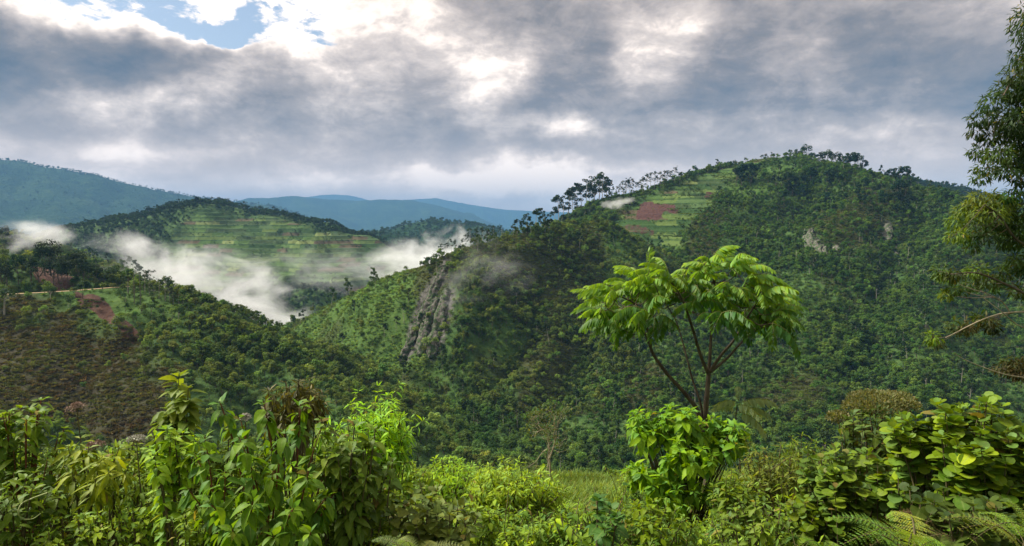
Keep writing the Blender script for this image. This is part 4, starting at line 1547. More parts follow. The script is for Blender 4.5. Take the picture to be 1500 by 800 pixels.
def plant(name, label, cat, base, stems, kind, size, per_stem, tint, group=None, mat=None, stem_mat=None, stem_r=0.012, droop=0.35, spread=0.9,
          start=0.35, singles=110, tip_rosette=5, tint2=None, seed=1, up=0.25, twigs=0):
    """a shrub: stems from one base, leaves spiralling up them; the leaves that show largest are objects"""
    global N_LEAF_OBJ
    rng = np.random.default_rng(seed)
    mat = mat or M_LEAF
    gain = np.array([1.75, 1.60, 1.0])
    tint = tuple(np.array(tint) * gain)
    tint2 = tuple(np.array(tint2) * gain) if tint2 else None
    root = link(name, None, loc=base)
    tag(root, label, cat, group)
    b0 = np.array(tuple(base))
    pos, ydir, zdir, sz, hgt = [], [], [], [], []
    B = Bag()
    todo = []
    per_stem = int(per_stem * DENSER)
    for st in stems:
        c = curve(st, 6)
        todo.append((c, stem_r * rng.uniform(0.7, 1.2), per_stem, start))
        for q in range(twigs):
            t = rng.uniform(0.45, 0.9)
            p0 = c[int(t * (len(c) - 1))]
            L = np.linalg.norm(c[-1] - c[0]) * rng.uniform(0.12, 0.28)
            d = unit(rng.normal(size=3) + np.array([0, 0, 0.5]))
            cc = curve([p0, p0 + d * L * 0.5 + [0, 0, 0.03 * L], p0 + d * L], 4)
            todo.append((cc, stem_r * 0.5, max(4, int(per_stem * 0.5)), 0.15))
    for c, r, n, s0 in todo:
        B.add(*tube(c - b0, np.linspace(r, r * 0.3, len(c)), 5))
        tan = unit(np.gradient(c, axis=0))
        ts = np.concatenate([rng.uniform(s0, 0.97, n), np.full(tip_rosette, 0.985)])
        ph = rng.uniform(0, 6.28)
        for i, t in enumerate(ts):
            f = t * (len(c) - 1)
            k = min(int(f), len(c) - 2)
            p = c[k] + (c[k + 1] - c[k]) * (f - k)
            tg = tan[k]
            ph += 2.4
            sd = np.cross(tg, [math.cos(ph), math.sin(ph), 0.12])
            sd = sd / max(np.linalg.norm(sd), 1e-6)
            tip = i >= n
            y = sd * spread + tg * (0.35 if not tip else 0.8) + np.array([0, 0, (-droop if not tip else 0.1 - 0.5 * droop)]) + rng.normal(size=3) * 0.18
            z = np.array([0, 0, 1.0]) + sd * up + rng.normal(size=3) * 0.22
            s = size * rng.uniform(0.6, 1.15) * (0.62 if tip else 1.0)
            pos.append(p + sd * r)
            ydir.append(y)
            zdir.append(z)
            sz.append(s)
            hgt.append(t if not tip else 1.1)
    pos, ydir, zdir, sz, hgt = map(np.array, (pos, ydir, zdir, sz, hgt))
    M = frames(ydir, zdir, sz)
    tc = pos + M[:, :, 1] * 0.5
    px, py = proj(tc[:, 0], np.maximum(tc[:, 1], 0.3), tc[:, 2])
    app = sz * FOC / np.linalg.norm(tc, axis=1)
    front = -(tc - tc.mean(0)) @ unit(tc.mean(0)) / (np.ptp(tc[:, 1]) + 0.1)
    score = app * (1 + 0.8 * front) * ((px > -10) & (px < 1510) & (py < 812) & (py > -10)) * (app > 8)
    order = np.argsort(-score)[:singles]
    order = order[score[order] > 0]
    one = np.zeros(len(pos), bool)
    one[order] = True
    stem = link('stem', B.mesh('stem', [stem_mat or M_STEM], True), root)
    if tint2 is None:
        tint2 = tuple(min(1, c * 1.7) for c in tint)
    meshes = leaf_set(kind, mat)
    fallback = np.array(tint)
    for i in order:
        o = link('leaf', meshes[i % len(meshes)], root)
        o.matrix_basis = gmat(M[i], pos[i] - b0)
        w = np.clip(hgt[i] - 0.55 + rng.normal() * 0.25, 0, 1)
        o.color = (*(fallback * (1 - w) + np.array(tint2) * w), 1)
        N_LEAF_OBJ += 1
    if (~one).any():
        q = Bag()
        idx = np.nonzero(~one)[0]
        tpl = LEAF_KINDS[kind]
        for k in range(len(tpl)):
            ii = idx[k::len(tpl)]
            if len(ii):
                # the joined leaves are the same leaves with fewer rows
                V, F = tpl[k]
                rr = [0, 1, 2, 6, 7, 8, 12, 13, 14, 15, 16, 17]
                Vs = V[rr]
                Fs = [np.array([[a * 3 + b, a * 3 + b + 1, a * 3 + b + 4, a * 3 + b + 3] for a in range(3) for b in range(2)])]
                q.add(*stamp(Vs, Fs, M[ii], pos[ii] - b0))
        fo = link('foliage', q.mesh('foliage', [mat], True), root)
        fo['kind'] = 'stuff'
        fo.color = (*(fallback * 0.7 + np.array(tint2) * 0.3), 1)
    return root


def base_at(px, Y):
    x = pix_dir(px, 600)[0] * Y
    return Vector((x, Y, ground_z(x, Y) - 0.03))


def stems_to(base, tips, bow=0.18, seed=0, spread0=0.12):
    """stems that rise from the base and bow out to their tips"""
    R = random.Random(seed)
    res = []
    for t in tips:
        b = base + Vector((R.uniform(-1, 1) * spread0, R.uniform(-1, 1) * spread0, 0))
        h = t.z - b.z
        m1 = b.lerp(t, 0.4) + Vector((0, 0, bow * abs(h)))
        m2 = b.lerp(t, 0.75) + Vector((0, 0, bow * 0.8 * abs(h)))
        res.append([b, m1, m2, t])
    return res


def dome_tips(px, py, Y, rx, ry, n, deep=None, seed=0, low=-0.3):
    """tips over a dome seen at a pixel"""
    R = np.random.default_rng(seed)
    c = P(px, py, Y)
    k = Y / FOC
    deep = deep if deep is not None else rx * k
    out = []
    while len(out) < n:
        d = unit(R.normal(size=3))
        if d[2] < low:
            continue
        r = R.uniform(0.55, 1.0)
        out.append(c + Vector((d[0] * rx * k * r, d[1] * deep * r, d[2] * ry * k * r)))
    return out


def tips_px(lst):
    return [P(*p) for p in lst]


# ---- the tall pinnate tree
def frond_mesh(seed, pairs, L=1.0, arch=0.12, sag=0.30, fat=1.0):
    r = np.random.default_rng(seed)
    C = Bag()
    t = np.linspace(0, 1, 12)
    y = L * (t - 0.10 * t * t)
    z = L * (arch * np.sin(np.pi * t * 0.75) - sag * t * t)
    x = 0.05 * L * np.sin(t * 2.2) * r.uniform(-1, 1)
    rach = np.stack([x, y, z], 1)
    C.add(*tube(rach, np.linspace(0.012, 0.003, 12) * L, 4), mi=1)
    V, F = leaf_grid(0.36 * fat, p_lance, 4, 0.10, 0.25)
    pos, yd, zd, sz = [], [], [], []
    for k in range(pairs):
        q = 0.14 + 0.86 * k / (pairs - 1)
        p = np.array([np.interp(q, t, rach[:, a]) for a in range(3)])
        ln = L * 0.31 * fat * (0.62 + 0.5 * math.sin(math.pi * (0.12 + 0.75 * q)))
        for s in (-1, 1):
            d = np.array([s * 0.80, 0.42, -0.62 - 0.25 * r.random()]) + r.normal(size=3) * 0.10
            pos.append(p)
            yd.append(d)
            zd.append(np.array([s * 0.75, 0.1, 0.8]) + r.normal(size=3) * 0.12)
            sz.append(ln * r.uniform(0.85, 1.1))
    pos.append(rach[-1])
    yd.append(np.array([0, 0.8, -0.6]))
    zd.append(np.array([0, 0.5, 0.8]))
    sz.append(L * 0.22)
    C.add(*stamp(V, F, frames(np.array(yd), np.array(zd), np.array(sz)), np.array(pos)))
    return C.mesh('frond', [M_FROND, M_FROND_STALK], True)


M_FROND = foliage_shader('frond_leaf', 'object', None, 0.22, 0.42, 0.5, 0.20, (0.34, 0.30, 0.05), 0.04)
M_FROND_STALK = bark_material('frond_stalk', (0.10, 0.12, 0.03), (0.17, 0.17, 0.05), 20.0)
FRONDS = [frond_mesh(i, n, 1.0, a, s, f) for i, (n, a, s, f) in enumerate(((13, 0.16, 0.26, 0.9), (12, 0.12, 0.36, 0.95), (14, 0.22, 0.20, 0.85), (11, 0.08, 0.45, 1.0)))]


def add_frond(root, p, y, z, L, col):
    o = link('frond', random.choice(FRONDS), root)
    M = frames(np.array([y], float), np.array([z], float), np.array([L]))[0]
    o.matrix_basis = gmat(M, np.array(tuple(p)) - np.array(tuple(root.location)))
    o.color = (*col, 1)
    return o


def pinnate_tree():
    Y = 13.0
    R = random.Random(21)
    b = base_at(1030, Y)
    root = link('pinnate_tree', None, loc=b)
    tag(root, 'tall slender tree with a flat crown of bright feathery fronds, before the forested hill', 'tree')
    b0 = np.array(tuple(b))
    k = Y / FOC
    main = [b, P(1036, 690, Y), P(1034, 605, Y), P(1036, 575, Y), P(1038, 548, Y)]
    limbs = [
        (main, 0.060, 0.042),
        ([P(1038, 549, Y), P(1026, 520, Y - .2), P(1014, 480, Y - .4), P(1000, 440, Y - .7), P(985, 415, Y - 1.0)], 0.036, 0.012),
        ([P(1038, 549, Y), P(1041, 505, Y + .2), P(1043, 460, Y + .4), P(1048, 405, Y + .5)], 0.038, 0.012),
        ([P(1039, 546, Y), P(1058, 518, Y - .2), P(1076, 497, Y - .4), P(1104, 450, Y - .7), P(1125, 420, Y - .9)], 0.034, 0.010),
        ([P(1041, 545, Y), P(1066, 524, Y + .2), P(1088, 500, Y + .4), P(1125, 470, Y + .7), P(1150, 450, Y + .8)], 0.030, 0.010),
        ([P(1029, 640, Y), P(1022, 603, Y), P(1002, 575, Y - .1), P(975, 545, Y - .2), P(955, 515, Y - .3), P(951, 492, Y - .4), P(935, 450, Y - .6), P(900, 430, Y - .7)], 0.050, 0.012),
        ([P(955, 515, Y - .3), P(940, 480, Y), P(915, 455, Y + .5), P(885, 450, Y + .7)], 0.022, 0.009),
        ([P(1031, 640, Y + .1), P(1027, 595, Y + .1), P(1014, 555, Y + .2), P(1005, 520, Y + .3), P(990, 470, Y + .6), P(965, 430, Y + .8)], 0.026, 0.009),
    ]
    ends = []
    for i, (pts, r0, r1) in enumerate(limbs):
        c = curve(pts, 6)
        B = Bag()
        B.add(*tube(c - b0, np.linspace(r0, r1, len(c)), 8))
        link('trunk' if i == 0 else 'branch', B.mesh('limb', [M_BROWN_BARK], True), root)
        if i:
            ends += [c[j] for j in range(len(c) // 2, len(c), 2)]
    ends = np.array(ends)
    top = [(838, 432), (860, 424), (890, 418), (925, 412), (955, 398), (985, 384), (1015, 380), (1050, 372), (1075, 384), (1100, 396), (1130, 408), (1160, 416), (1182, 440)]
    low = [(838, 452), (865, 486), (905, 500), (945, 482), (985, 482), (1020, 476), (1060, 474), (1100, 488), (1130, 492), (1160, 492), (1182, 460)]
    tx, ty = zip(*top)
    lx, ly = zip(*low)
    tips = []
    tries = 0
    while len(tips) < 92 and tries < 4000:
        tries += 1
        px = R.uniform(876, 1142)
        t, l = np.interp(px, tx, ty) + 6, np.interp(px, lx, ly) - 12
        f = R.random() ** 1.05
        py = t + (l - t) * f
        dy = R.uniform(-1.7, 1.5) * (0.45 + 0.55 * f)
        if all((px - a) ** 2 + 2.0 * (py - c) ** 2 + (90 * (dy - e)) ** 2 > 19 ** 2 for a, c, e in tips):
            tips.append((px, py, dy))
    B = Bag()
    cen = P(1010, 470, Y)
    for px, py, dy in tips:
        tp = np.array(tuple(P(px, py, Y + dy)))
        e = ends[np.argmin(np.linalg.norm(ends - tp, axis=1) + 0.8 * np.maximum(ends[:, 2] - tp[2], 0))]
        c = curve([e, (e + tp) / 2 + [0, 0, -0.08], tp], 5)
        B.add(*tube(c - b0, np.linspace(0.011, 0.006, len(c)), 5))
        out = tp - np.array(tuple(cen))
        a0 = math.atan2(out[1], out[0])
        n = R.choice((3, 3, 3, 4))
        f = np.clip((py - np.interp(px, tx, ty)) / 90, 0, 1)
        for q in range(n):
            a = a0 + (q - (n - 1) / 2) * R.uniform(0.75, 1.15) + R.uniform(-0.3, 0.3)
            el = R.uniform(-0.1, 1.0) - 0.7 * f
            y = (math.cos(a), math.sin(a), el)
            L = R.uniform(0.40, 0.68)
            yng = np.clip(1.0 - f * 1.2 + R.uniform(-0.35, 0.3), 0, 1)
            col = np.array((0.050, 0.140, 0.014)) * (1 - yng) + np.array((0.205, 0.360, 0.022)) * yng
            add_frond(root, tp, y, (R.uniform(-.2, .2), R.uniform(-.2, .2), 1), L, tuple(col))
    # lone young shoot above the crown's left half
    sp = np.array(tuple(P(948, 392, Y - .6)))
    add_frond(root, np.array(tuple(P(957, 410, Y - .6))), (-0.35, -0.1, 0.9), (-0.6, -0.5, 0.2), 0.55, (0.16, 0.29, 0.05))
    c = curve([np.array(tuple(P(965, 432, Y - .6))), np.array(tuple(P(957, 410, Y - .6)))], 4)
    B.add(*tube(c - b0, np.linspace(0.009, 0.005, len(c)), 5))
    link('twigs', B.mesh('twigs', [M_BROWN_BARK], True), root)


pinnate_tree()


def pinnate_sapling():
    Y = 12.0
    b = base_at(1085, Y)
    root = link('pinnate_sapling', None, loc=b)
    tag(root, 'small sapling with pale feathery fronds to the right of the tall tree trunk', 'sapling')
    b0 = np.array(tuple(b))
    c = curve([b, P(1084, 680, Y), P(1078, 620, Y), P(1080, 592, Y)], 6)
    B = Bag()
    B.add(*tube(c - b0, np.linspace(0.02, 0.006, len(c)), 6))
    link('stem', B.mesh('stem', [M_STEM], True), root)
    for (px, py), d, L in (((1080, 590), (-0.6, -0.2, 0.25), 0.42), ((1082, 592), (0.9, -0.2, 0.25), 0.62), ((1084, 600), (0.9, 0.1, -0.05), 0.6), ((1080, 594), (0.3, -0.7, 0.2), 0.5),
                           ((1082, 604), (0.7, -0.4, -0.2), 0.55), ((1079, 600), (-0.7, 0.3, 0.0), 0.45), ((1081, 588), (0.2, 0.6, 0.5), 0.42)):
        add_frond(root, P(px, py, Y), d, (0, -0.2, 1), L, (0.26, 0.34, 0.13))


pinnate_sapling()


# ---- tall tree leaning in at the right edge
def edge_tree():
    Y = 11.5
    R = np.random.default_rng(33)
    xb = pix_dir(1600, 600)[0] * Y
    b = Vector((xb, Y + .5, ground_z(xb, Y + .5) - .1))
    root = link('broadleaf_tree', None, loc=b)
    tag(root, 'tall dark leaved tree leaning into view along the right edge, with drooping side branches', 'tree')
    b0 = np.array(tuple(b))
    limbs = [
        ([b, P(1592, 620, Y), P(1578, 450, Y), P(1560, 300, Y), P(1545, 150, Y), P(1530, 40, Y)], 0.16, 0.03),
        ([P(1572, 400, Y), P(1530, 372, Y - .3), P(1490, 352, Y - .5), P(1465, 318, Y - .6), P(1442, 300, Y - .6)], 0.035, 0.008),
        ([P(1562, 310, Y), P(1530, 285, Y - .2), P(1500, 268, Y - .3), P(1470, 236, Y - .3)], 0.035, 0.008),
        ([P(1556, 250, Y), P(1525, 220, Y), P(1490, 200, Y), P(1450, 180, Y)], 0.032, 0.008),
        ([P(1550, 190, Y), P(1520, 150, Y), P(1490, 110, Y), P(1470, 140, Y - .4)], 0.030, 0.008),
        ([P(1580, 470, Y), P(1520, 440, Y - .5), P(1470, 415, Y - .7), P(1430, 400, Y - .8), P(1392, 402, Y - .9)], 0.030, 0.006),
        ([P(1582, 500, Y), P(1530, 462, Y - .4), P(1480, 458, Y - .6), P(1440, 468, Y - .7), P(1385, 495, Y - .8)], 0.024, 0.005),
        ([P(1480, 458, Y - .6), P(1466, 440, Y - .6), P(1442, 428, Y - .7)], 0.010, 0.004),
        ([P(1540, 470, Y - .6), P(1500, 480, Y - .7), P(1465, 455, Y - .8), P(1440, 436, Y - .8)], 0.012, 0.005),
        ([P(1586, 590, Y), P(1530, 560, Y - .5), P(1470, 548, Y - .8), P(1420, 530, Y - .9), P(1398, 518, Y - .9)], 0.014, 0.004),
    ]
    for i, (pts, r0, r1) in enumerate(limbs):
        c = curve(pts, 6)
        B = Bag()
        B.add(*tube(c - b0, np.linspace(r0, r1, len(c)), 7))
        link('trunk' if i == 0 else 'branch', B.mesh('limb', [M_BROWN_BARK if i in (0, 1, 2, 3, 4, 5) else M_PALE_TWIG], True), root)
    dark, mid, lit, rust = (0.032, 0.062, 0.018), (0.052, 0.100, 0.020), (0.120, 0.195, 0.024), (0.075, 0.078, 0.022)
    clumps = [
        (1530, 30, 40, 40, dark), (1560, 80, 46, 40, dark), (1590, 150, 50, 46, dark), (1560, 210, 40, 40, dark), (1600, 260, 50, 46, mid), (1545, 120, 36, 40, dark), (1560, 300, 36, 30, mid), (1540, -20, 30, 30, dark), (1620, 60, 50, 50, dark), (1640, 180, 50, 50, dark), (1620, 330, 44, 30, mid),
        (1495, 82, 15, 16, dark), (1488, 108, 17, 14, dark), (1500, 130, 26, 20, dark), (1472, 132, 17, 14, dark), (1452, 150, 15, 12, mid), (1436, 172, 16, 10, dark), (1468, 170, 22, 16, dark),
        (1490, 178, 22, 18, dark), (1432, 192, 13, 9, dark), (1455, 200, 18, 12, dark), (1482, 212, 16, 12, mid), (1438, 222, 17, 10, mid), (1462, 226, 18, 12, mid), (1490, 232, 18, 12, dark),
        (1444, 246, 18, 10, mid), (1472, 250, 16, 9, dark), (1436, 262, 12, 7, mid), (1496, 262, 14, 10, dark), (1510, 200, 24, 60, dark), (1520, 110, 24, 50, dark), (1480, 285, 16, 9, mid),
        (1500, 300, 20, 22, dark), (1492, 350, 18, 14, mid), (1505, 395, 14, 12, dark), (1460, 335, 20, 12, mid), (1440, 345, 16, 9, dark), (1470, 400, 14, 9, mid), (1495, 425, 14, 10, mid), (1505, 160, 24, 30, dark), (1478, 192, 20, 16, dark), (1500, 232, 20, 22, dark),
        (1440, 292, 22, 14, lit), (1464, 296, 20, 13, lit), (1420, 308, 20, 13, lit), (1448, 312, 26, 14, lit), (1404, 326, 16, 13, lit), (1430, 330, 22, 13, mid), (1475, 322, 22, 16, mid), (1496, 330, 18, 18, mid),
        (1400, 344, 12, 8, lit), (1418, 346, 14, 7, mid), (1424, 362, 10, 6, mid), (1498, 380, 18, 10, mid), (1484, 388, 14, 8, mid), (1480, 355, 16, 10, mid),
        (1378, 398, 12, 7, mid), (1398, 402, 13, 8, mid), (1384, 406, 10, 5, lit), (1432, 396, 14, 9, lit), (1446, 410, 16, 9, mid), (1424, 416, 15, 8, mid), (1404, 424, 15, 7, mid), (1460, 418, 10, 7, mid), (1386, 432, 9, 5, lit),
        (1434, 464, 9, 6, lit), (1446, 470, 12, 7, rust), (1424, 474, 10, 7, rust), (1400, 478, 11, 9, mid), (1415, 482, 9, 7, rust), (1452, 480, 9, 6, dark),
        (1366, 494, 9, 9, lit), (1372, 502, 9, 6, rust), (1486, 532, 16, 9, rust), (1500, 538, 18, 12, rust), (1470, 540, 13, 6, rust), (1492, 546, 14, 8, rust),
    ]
    V, F = LEAF_KINDS['lance'][1]
    rr = [0, 1, 2, 6, 7, 8, 12, 13, 14, 15, 16, 17]
    Vs = V[rr]
    Fs = [np.array([[a * 3 + c, a * 3 + c + 1, a * 3 + c + 4, a * 3 + c + 3] for a in range(3) for c in range(2)])]
    tw = Bag()
    k = Y / FOC
    allends = np.concatenate([curve(l[0], 6)[4:] for l in limbs[1:]])
    for px, py, rx, ry, col in clumps:
        n = int(26 + rx * ry * 0.74)
        c = np.array(tuple(P(px, py, Y + R.uniform(-.6, .3))))
        d = sphere_dirs(R, n)
        pos = c + d * np.array([rx * k, rx * k * 1.1, ry * k]) * np.cbrt(R.uniform(0.1, 1, (n, 1)))
        y = d * 0.7 + np.array([0, 0, -0.45]) + R.normal(size=(n, 3)) * 0.45
        z = np.array([0, -0.1, 1.0]) + R.normal(size=(n, 3)) * 0.4
        M = frames(y, z, R.uniform(0.07, 0.13, n))
        o = link('foliage', None, root)
        bg = Bag()
        bg.add(*stamp(Vs, Fs, M, pos - b0))
        bpy.data.objects.remove(o)
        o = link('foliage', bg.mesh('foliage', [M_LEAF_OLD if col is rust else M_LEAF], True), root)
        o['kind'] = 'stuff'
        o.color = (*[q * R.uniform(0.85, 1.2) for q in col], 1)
        e = allends[np.argmin(np.linalg.norm(allends - c, axis=1))]
        cc = curve([e, (e + c) / 2 + [0, 0, -0.03], c], 3)
        tw.add(*tube(cc - b0, np.linspace(0.006, 0.003, len(cc)), 4))
        for q in range(5):
            cc = np.array([c, c + (pos[q] - c) * 1.0])
            tw.add(*tube(cc - b0, [0.003, 0.002], 3))
    link('twigs', tw.mesh('twigs', [M_BROWN_BARK]), root)


M_PALE_TWIG = bark_material('pale_twig', (0.22, 0.18, 0.11), (0.42, 0.36, 0.24), 12.0)
edge_tree()


# ---- shrubs
def shrubs():
    # bright pointed-leaf bush under the tall tree
    b = base_at(1003, 9.6)
    tips = (dome_tips(1000, 612, 9.6, 40, 22, 16, 0.45, 3, -0.1) + dome_tips(1062, 640, 9.5, 36, 34, 18, 0.45, 4, -0.1) + dome_tips(945, 622, 9.7, 30, 26, 14, 0.4, 5, -0.1)
            + dome_tips(1000, 668, 9.2, 50, 30, 18, 0.4, 6, -0.1) + dome_tips(945, 700, 9.3, 34, 26, 14, 0.4, 61, -0.1) + dome_tips(1015, 730, 9.0, 60, 30, 18, 0.4, 62, -0.1))
    plant('leafy_bush', 'bright green bush with drooping pointed leaves at the foot of the slender tree', 'bush', b, stems_to(b, tips, 0.10, 3), 'ovate', 0.20, 7, (0.060, 0.165, 0.020),
          tint2=(0.17, 0.31, 0.030), droop=0.6, singles=280, seed=3, stem_r=0.012, start=0.72)
    # tall big-leaved shrub, left of the middle
    b = base_at(380, 4.7)
    tips = tips_px([(322, 588, 4.7), (386, 588, 4.6), (440, 592, 4.9), (300, 640, 4.5), (350, 640, 4.4), (352, 612, 4.9), (418, 630, 4.5), (470, 628, 4.8), (330, 690, 4.3), (400, 690, 4.3), (452, 690, 4.3), (285, 665, 4.7),
                    (490, 660, 4.9), (370, 735, 4.1), (430, 745, 4.1), (310, 740, 4.2), (480, 725, 4.3), (275, 715, 4.6), (340, 775, 4.0), (400, 785, 4.0), (455, 780, 4.0), (505, 700, 4.8)])
    plant('broadleaf_shrub', 'tall dark shrub with large drooping oval leaves, left of the middle', 'shrub', b, stems_to(b, tips, 0.12, 5, 0.25), 'ovate', 0.125, 23, (0.036, 0.100, 0.020),
          tint2=(0.130, 0.25, 0.032), droop=0.75, singles=230, seed=5, stem_mat=M_RED_STEM, spread=0.75)
    # bright patch beside it
    b = base_at(255, 5.4)
    tips = dome_tips(262, 655, 5.4, 45, 34, 14, 0.3, 7)
    plant('bright_shrub', 'yellow green broad leaved shrub below the tall leafy spire', 'shrub', b, stems_to(b, tips, 0.12, 7), 'ovate', 0.115, 15, (0.09, 0.19, 0.022), tint2=(0.20, 0.34, 0.035), droop=0.5, singles=100, seed=7)
    # tall leafy spire
    b = base_at(258, 6.4)
    st = [[b, P(256, 700, 6.4), P(259, 620, 6.4), P(262, 548, 6.4)], [b, P(262, 690, 6.4), P(272, 630, 6.3), P(276, 565, 6.3)], [b, P(250, 690, 6.4), P(244, 640, 6.4), P(247, 598, 6.4)]]
    plant('tall_sapling', 'tall leafy spire with a pale flowering tip standing above the left shrubs', 'sapling', b, st, 'ovate', 0.17, 46, (0.07, 0.13, 0.03), tint2=(0.15, 0.20, 0.05), droop=0.3, singles=90, seed=8, start=0.45)
    # brown drooping shrub
    b = base_at(432, 6.8)
    tips = dome_tips(432, 582, 6.8, 50, 30, 40, 0.45, 9, -0.3)
    plant('brown_shrub', 'dark brown drooping shrub in seed behind the big leaved shrub', 'shrub', b, stems_to(b, tips, 0.05, 9), 'lance', 0.14, 7, (0.034, 0.046, 0.016), tint2=(0.075, 0.070, 0.028), droop=0.95, singles=60, seed=9, mat=M_LEAF_OLD, start=0.8)
    # left edge shrub
    b = base_at(25, 6.2)
    tips = dome_tips(38, 615, 6.2, 40, 34, 22, 0.35, 10) + tips_px([(85, 640, 6.1), (100, 665, 6.0), (70, 670, 6.0), (20, 660, 6.0), (8, 610, 6.2), (95, 625, 6.2)])
    plant('edge_shrub', 'leafy shrub with a reddish stem at the left edge', 'shrub', b, stems_to(b, tips, 0.10, 10), 'ovate', 0.13, 10, (0.060, 0.125, 0.026), tint2=(0.13, 0.22, 0.035), droop=0.45, singles=110, seed=10, stem_mat=M_RED_STEM)
    b = base_at(15, 5.2)
    tips = dome_tips(18, 735, 5.2, 55, 45, 22, 0.4, 11)
    plant('shade_shrub', 'dark shrub in the bottom left corner beneath the reddish stemmed shrub', 'shrub', b, stems_to(b, tips, 0.08, 11), 'ovate', 0.12, 9, (0.045, 0.095, 0.020), tint2=(0.12, 0.20, 0.03), singles=60, seed=11)
    # yellowish drooping saplings in the left middle
    b = base_at(120, 5.8)
    tips = tips_px([(105, 690, 5.8), (130, 655, 5.9), (150, 668, 5.7), (160, 690, 5.6), (118, 640, 6.0), (100, 655, 5.9), (175, 655, 6.0), (190, 680, 5.8), (140, 705, 5.6)])
    plant('drooping_shrub', 'olive shrub with narrow arching leaves left of the bright yellow green shrub', 'shrub', b, stems_to(b, tips, 0.12, 12), 'lance', 0.16, 16, (0.085, 0.140, 0.020), tint2=(0.20, 0.26, 0.03), droop=0.55, singles=100, seed=12, mat=M_LEAF_OLD, start=0.6)
    # grey green shrub right of the big-leaved one
    b = base_at(515, 5.0)
    tips = dome_tips(515, 690, 5.0, 60, 75, 30, 0.4, 13) + tips_px([(452, 585, 5.4), (470, 612, 5.3), (545, 640, 5.2), (575, 675, 5.1)])
    plant('greygreen_shrub', 'grey green shrub with broad dull leaves, right of the tall big leaved shrub', 'shrub', b, stems_to(b, tips, 0.10, 13, 0.2), 'ovate', 0.125, 14, (0.050, 0.105, 0.026), tint2=(0.13, 0.21, 0.045), droop=0.5, singles=170, seed=13, mat=M_LEAF_OLD)
    # bright small-leaved shrub
    b = base_at(555, 8.2)
    tips = dome_tips(548, 632, 8.2, 62, 42, 70, 0.6, 14, -0.35)
    plant('bright_bush', 'luminous light green small leaved bush behind the grey green shrub', 'bush', b, stems_to(b, tips, 0.08, 14), 'lance', 0.13, 12, (0.13, 0.29, 0.025), tint2=(0.23, 0.42, 0.04), droop=0.35, singles=120, seed=14, twigs=1, start=0.62)
    b = base_at(658, 10.5)
    tips = dome_tips(658, 690, 10.5, 42, 22, 34, 0.5, 15, -0.2)
    plant('small_bush', 'small bright bush at the rim of the ledge, left of the mop headed shrub', 'bush', b, stems_to(b, tips, 0.06, 15), 'lance', 0.13, 12, (0.13, 0.26, 0.028), tint2=(0.22, 0.38, 0.045), singles=80, seed=15)
    # light green mop-headed shrub with dark stems
    b = base_at(745, 8.6)
    tips = dome_tips(732, 712, 8.6, 56, 34, 60, 0.55, 16, -0.15) + dome_tips(800, 722, 8.8, 36, 26, 30, 0.4, 17, -0.2)
    plant('mop_shrub', 'light yellow green mop headed shrub with dark bare stems, left of the grassy clearing', 'shrub', b, stems_to(b, tips, 0.05, 16, 0.35), 'lance', 0.115, 13, (0.13, 0.23, 0.03), tint2=(0.24, 0.36, 0.045), singles=150, seed=16, twigs=1, start=0.6)
    # middle bottom
    b = base_at(640, 5.2)
    tips = dome_tips(630, 755, 5.2, 75, 40, 34, 0.4, 18)
    plant('mixed_shrub', 'shrub of dull and pale leaves at the bottom edge, below the luminous bush', 'shrub', b, stems_to(b, tips, 0.06, 18, 0.3), 'heart', 0.11, 9, (0.055, 0.095, 0.03), tint2=(0.14, 0.19, 0.06), singles=110, seed=18, mat=M_LEAF_OLD)
    b = base_at(885, 5.6)
    tips = dome_tips(890, 755, 5.6, 26, 26, 10, 0.25, 19)
    plant('bluegreen_sprout', 'blue green broad leaved sprout at the lower left of the bright pointed leaf bush', 'plant', b, stems_to(b, tips, 0.06, 19), 'heart', 0.12, 4, (0.030, 0.085, 0.03), tint2=(0.05, 0.13, 0.045), singles=40, seed=19)
    # right: olive thin shrub, then round-leaved shrubs
    b = base_at(1140, 8.4)
    tips = dome_tips(1140, 690, 8.4, 55, 42, 44, 0.5, 20, -0.3)
    plant('olive_shrub', 'thin olive shrub with yellowish small leaves right of the bright bush', 'shrub', b, stems_to(b, tips, 0.08, 20), 'lance', 0.12, 11, (0.065, 0.105, 0.026), tint2=(0.15, 0.19, 0.045), singles=110, seed=20, mat=M_LEAF_OLD, twigs=1)
    b = base_at(1120, 6.4)
    tips = dome_tips(1120, 765, 6.4, 70, 40, 30, 0.4, 21)
    plant('low_shrub', 'low green shrub at the bottom edge beneath the thin olive shrub', 'shrub', b, stems_to(b, tips, 0.06, 21, 0.3), 'ovate', 0.11, 10, (0.055, 0.11, 0.024), tint2=(0.13, 0.21, 0.04), singles=100, seed=21)
    b = base_at(1250, 6.2)
    tips = dome_tips(1248, 700, 6.2, 80, 52, 46, 0.5, 22, -0.3)
    plant('round_leaf_shrub', 'round leaved shrub below the feathery flower heads, dark and mottled', 'shrub', b, stems_to(b, tips, 0.08, 22, 0.3), 'round', 0.095, 14, (0.045, 0.100, 0.020), tint2=(0.12, 0.19, 0.03), singles=170, seed=22, mat=M_LEAF_OLD, droop=0.2)
    b = base_at(1290, 7.0)
    tips = dome_tips(1290, 628, 7.0, 60, 32, 34, 0.4, 29, -0.4)
    plant('dark_shrub', 'dark leafy shrub directly beneath the feathery flower heads', 'shrub', b, stems_to(b, tips, 0.08, 29, 0.3), 'ovate', 0.12, 10, (0.035, 0.070, 0.022), tint2=(0.07, 0.12, 0.03), singles=60, seed=29, mat=M_LEAF_OLD)
    b = base_at(1430, 5.2)
    tips = dome_tips(1425, 640, 5.2, 88, 66, 54, 0.5, 23, -0.3) + dome_tips(1480, 690, 5.0, 60, 70, 24, 0.4, 24) + dome_tips(1345, 640, 5.4, 40, 40, 16, 0.3, 25)
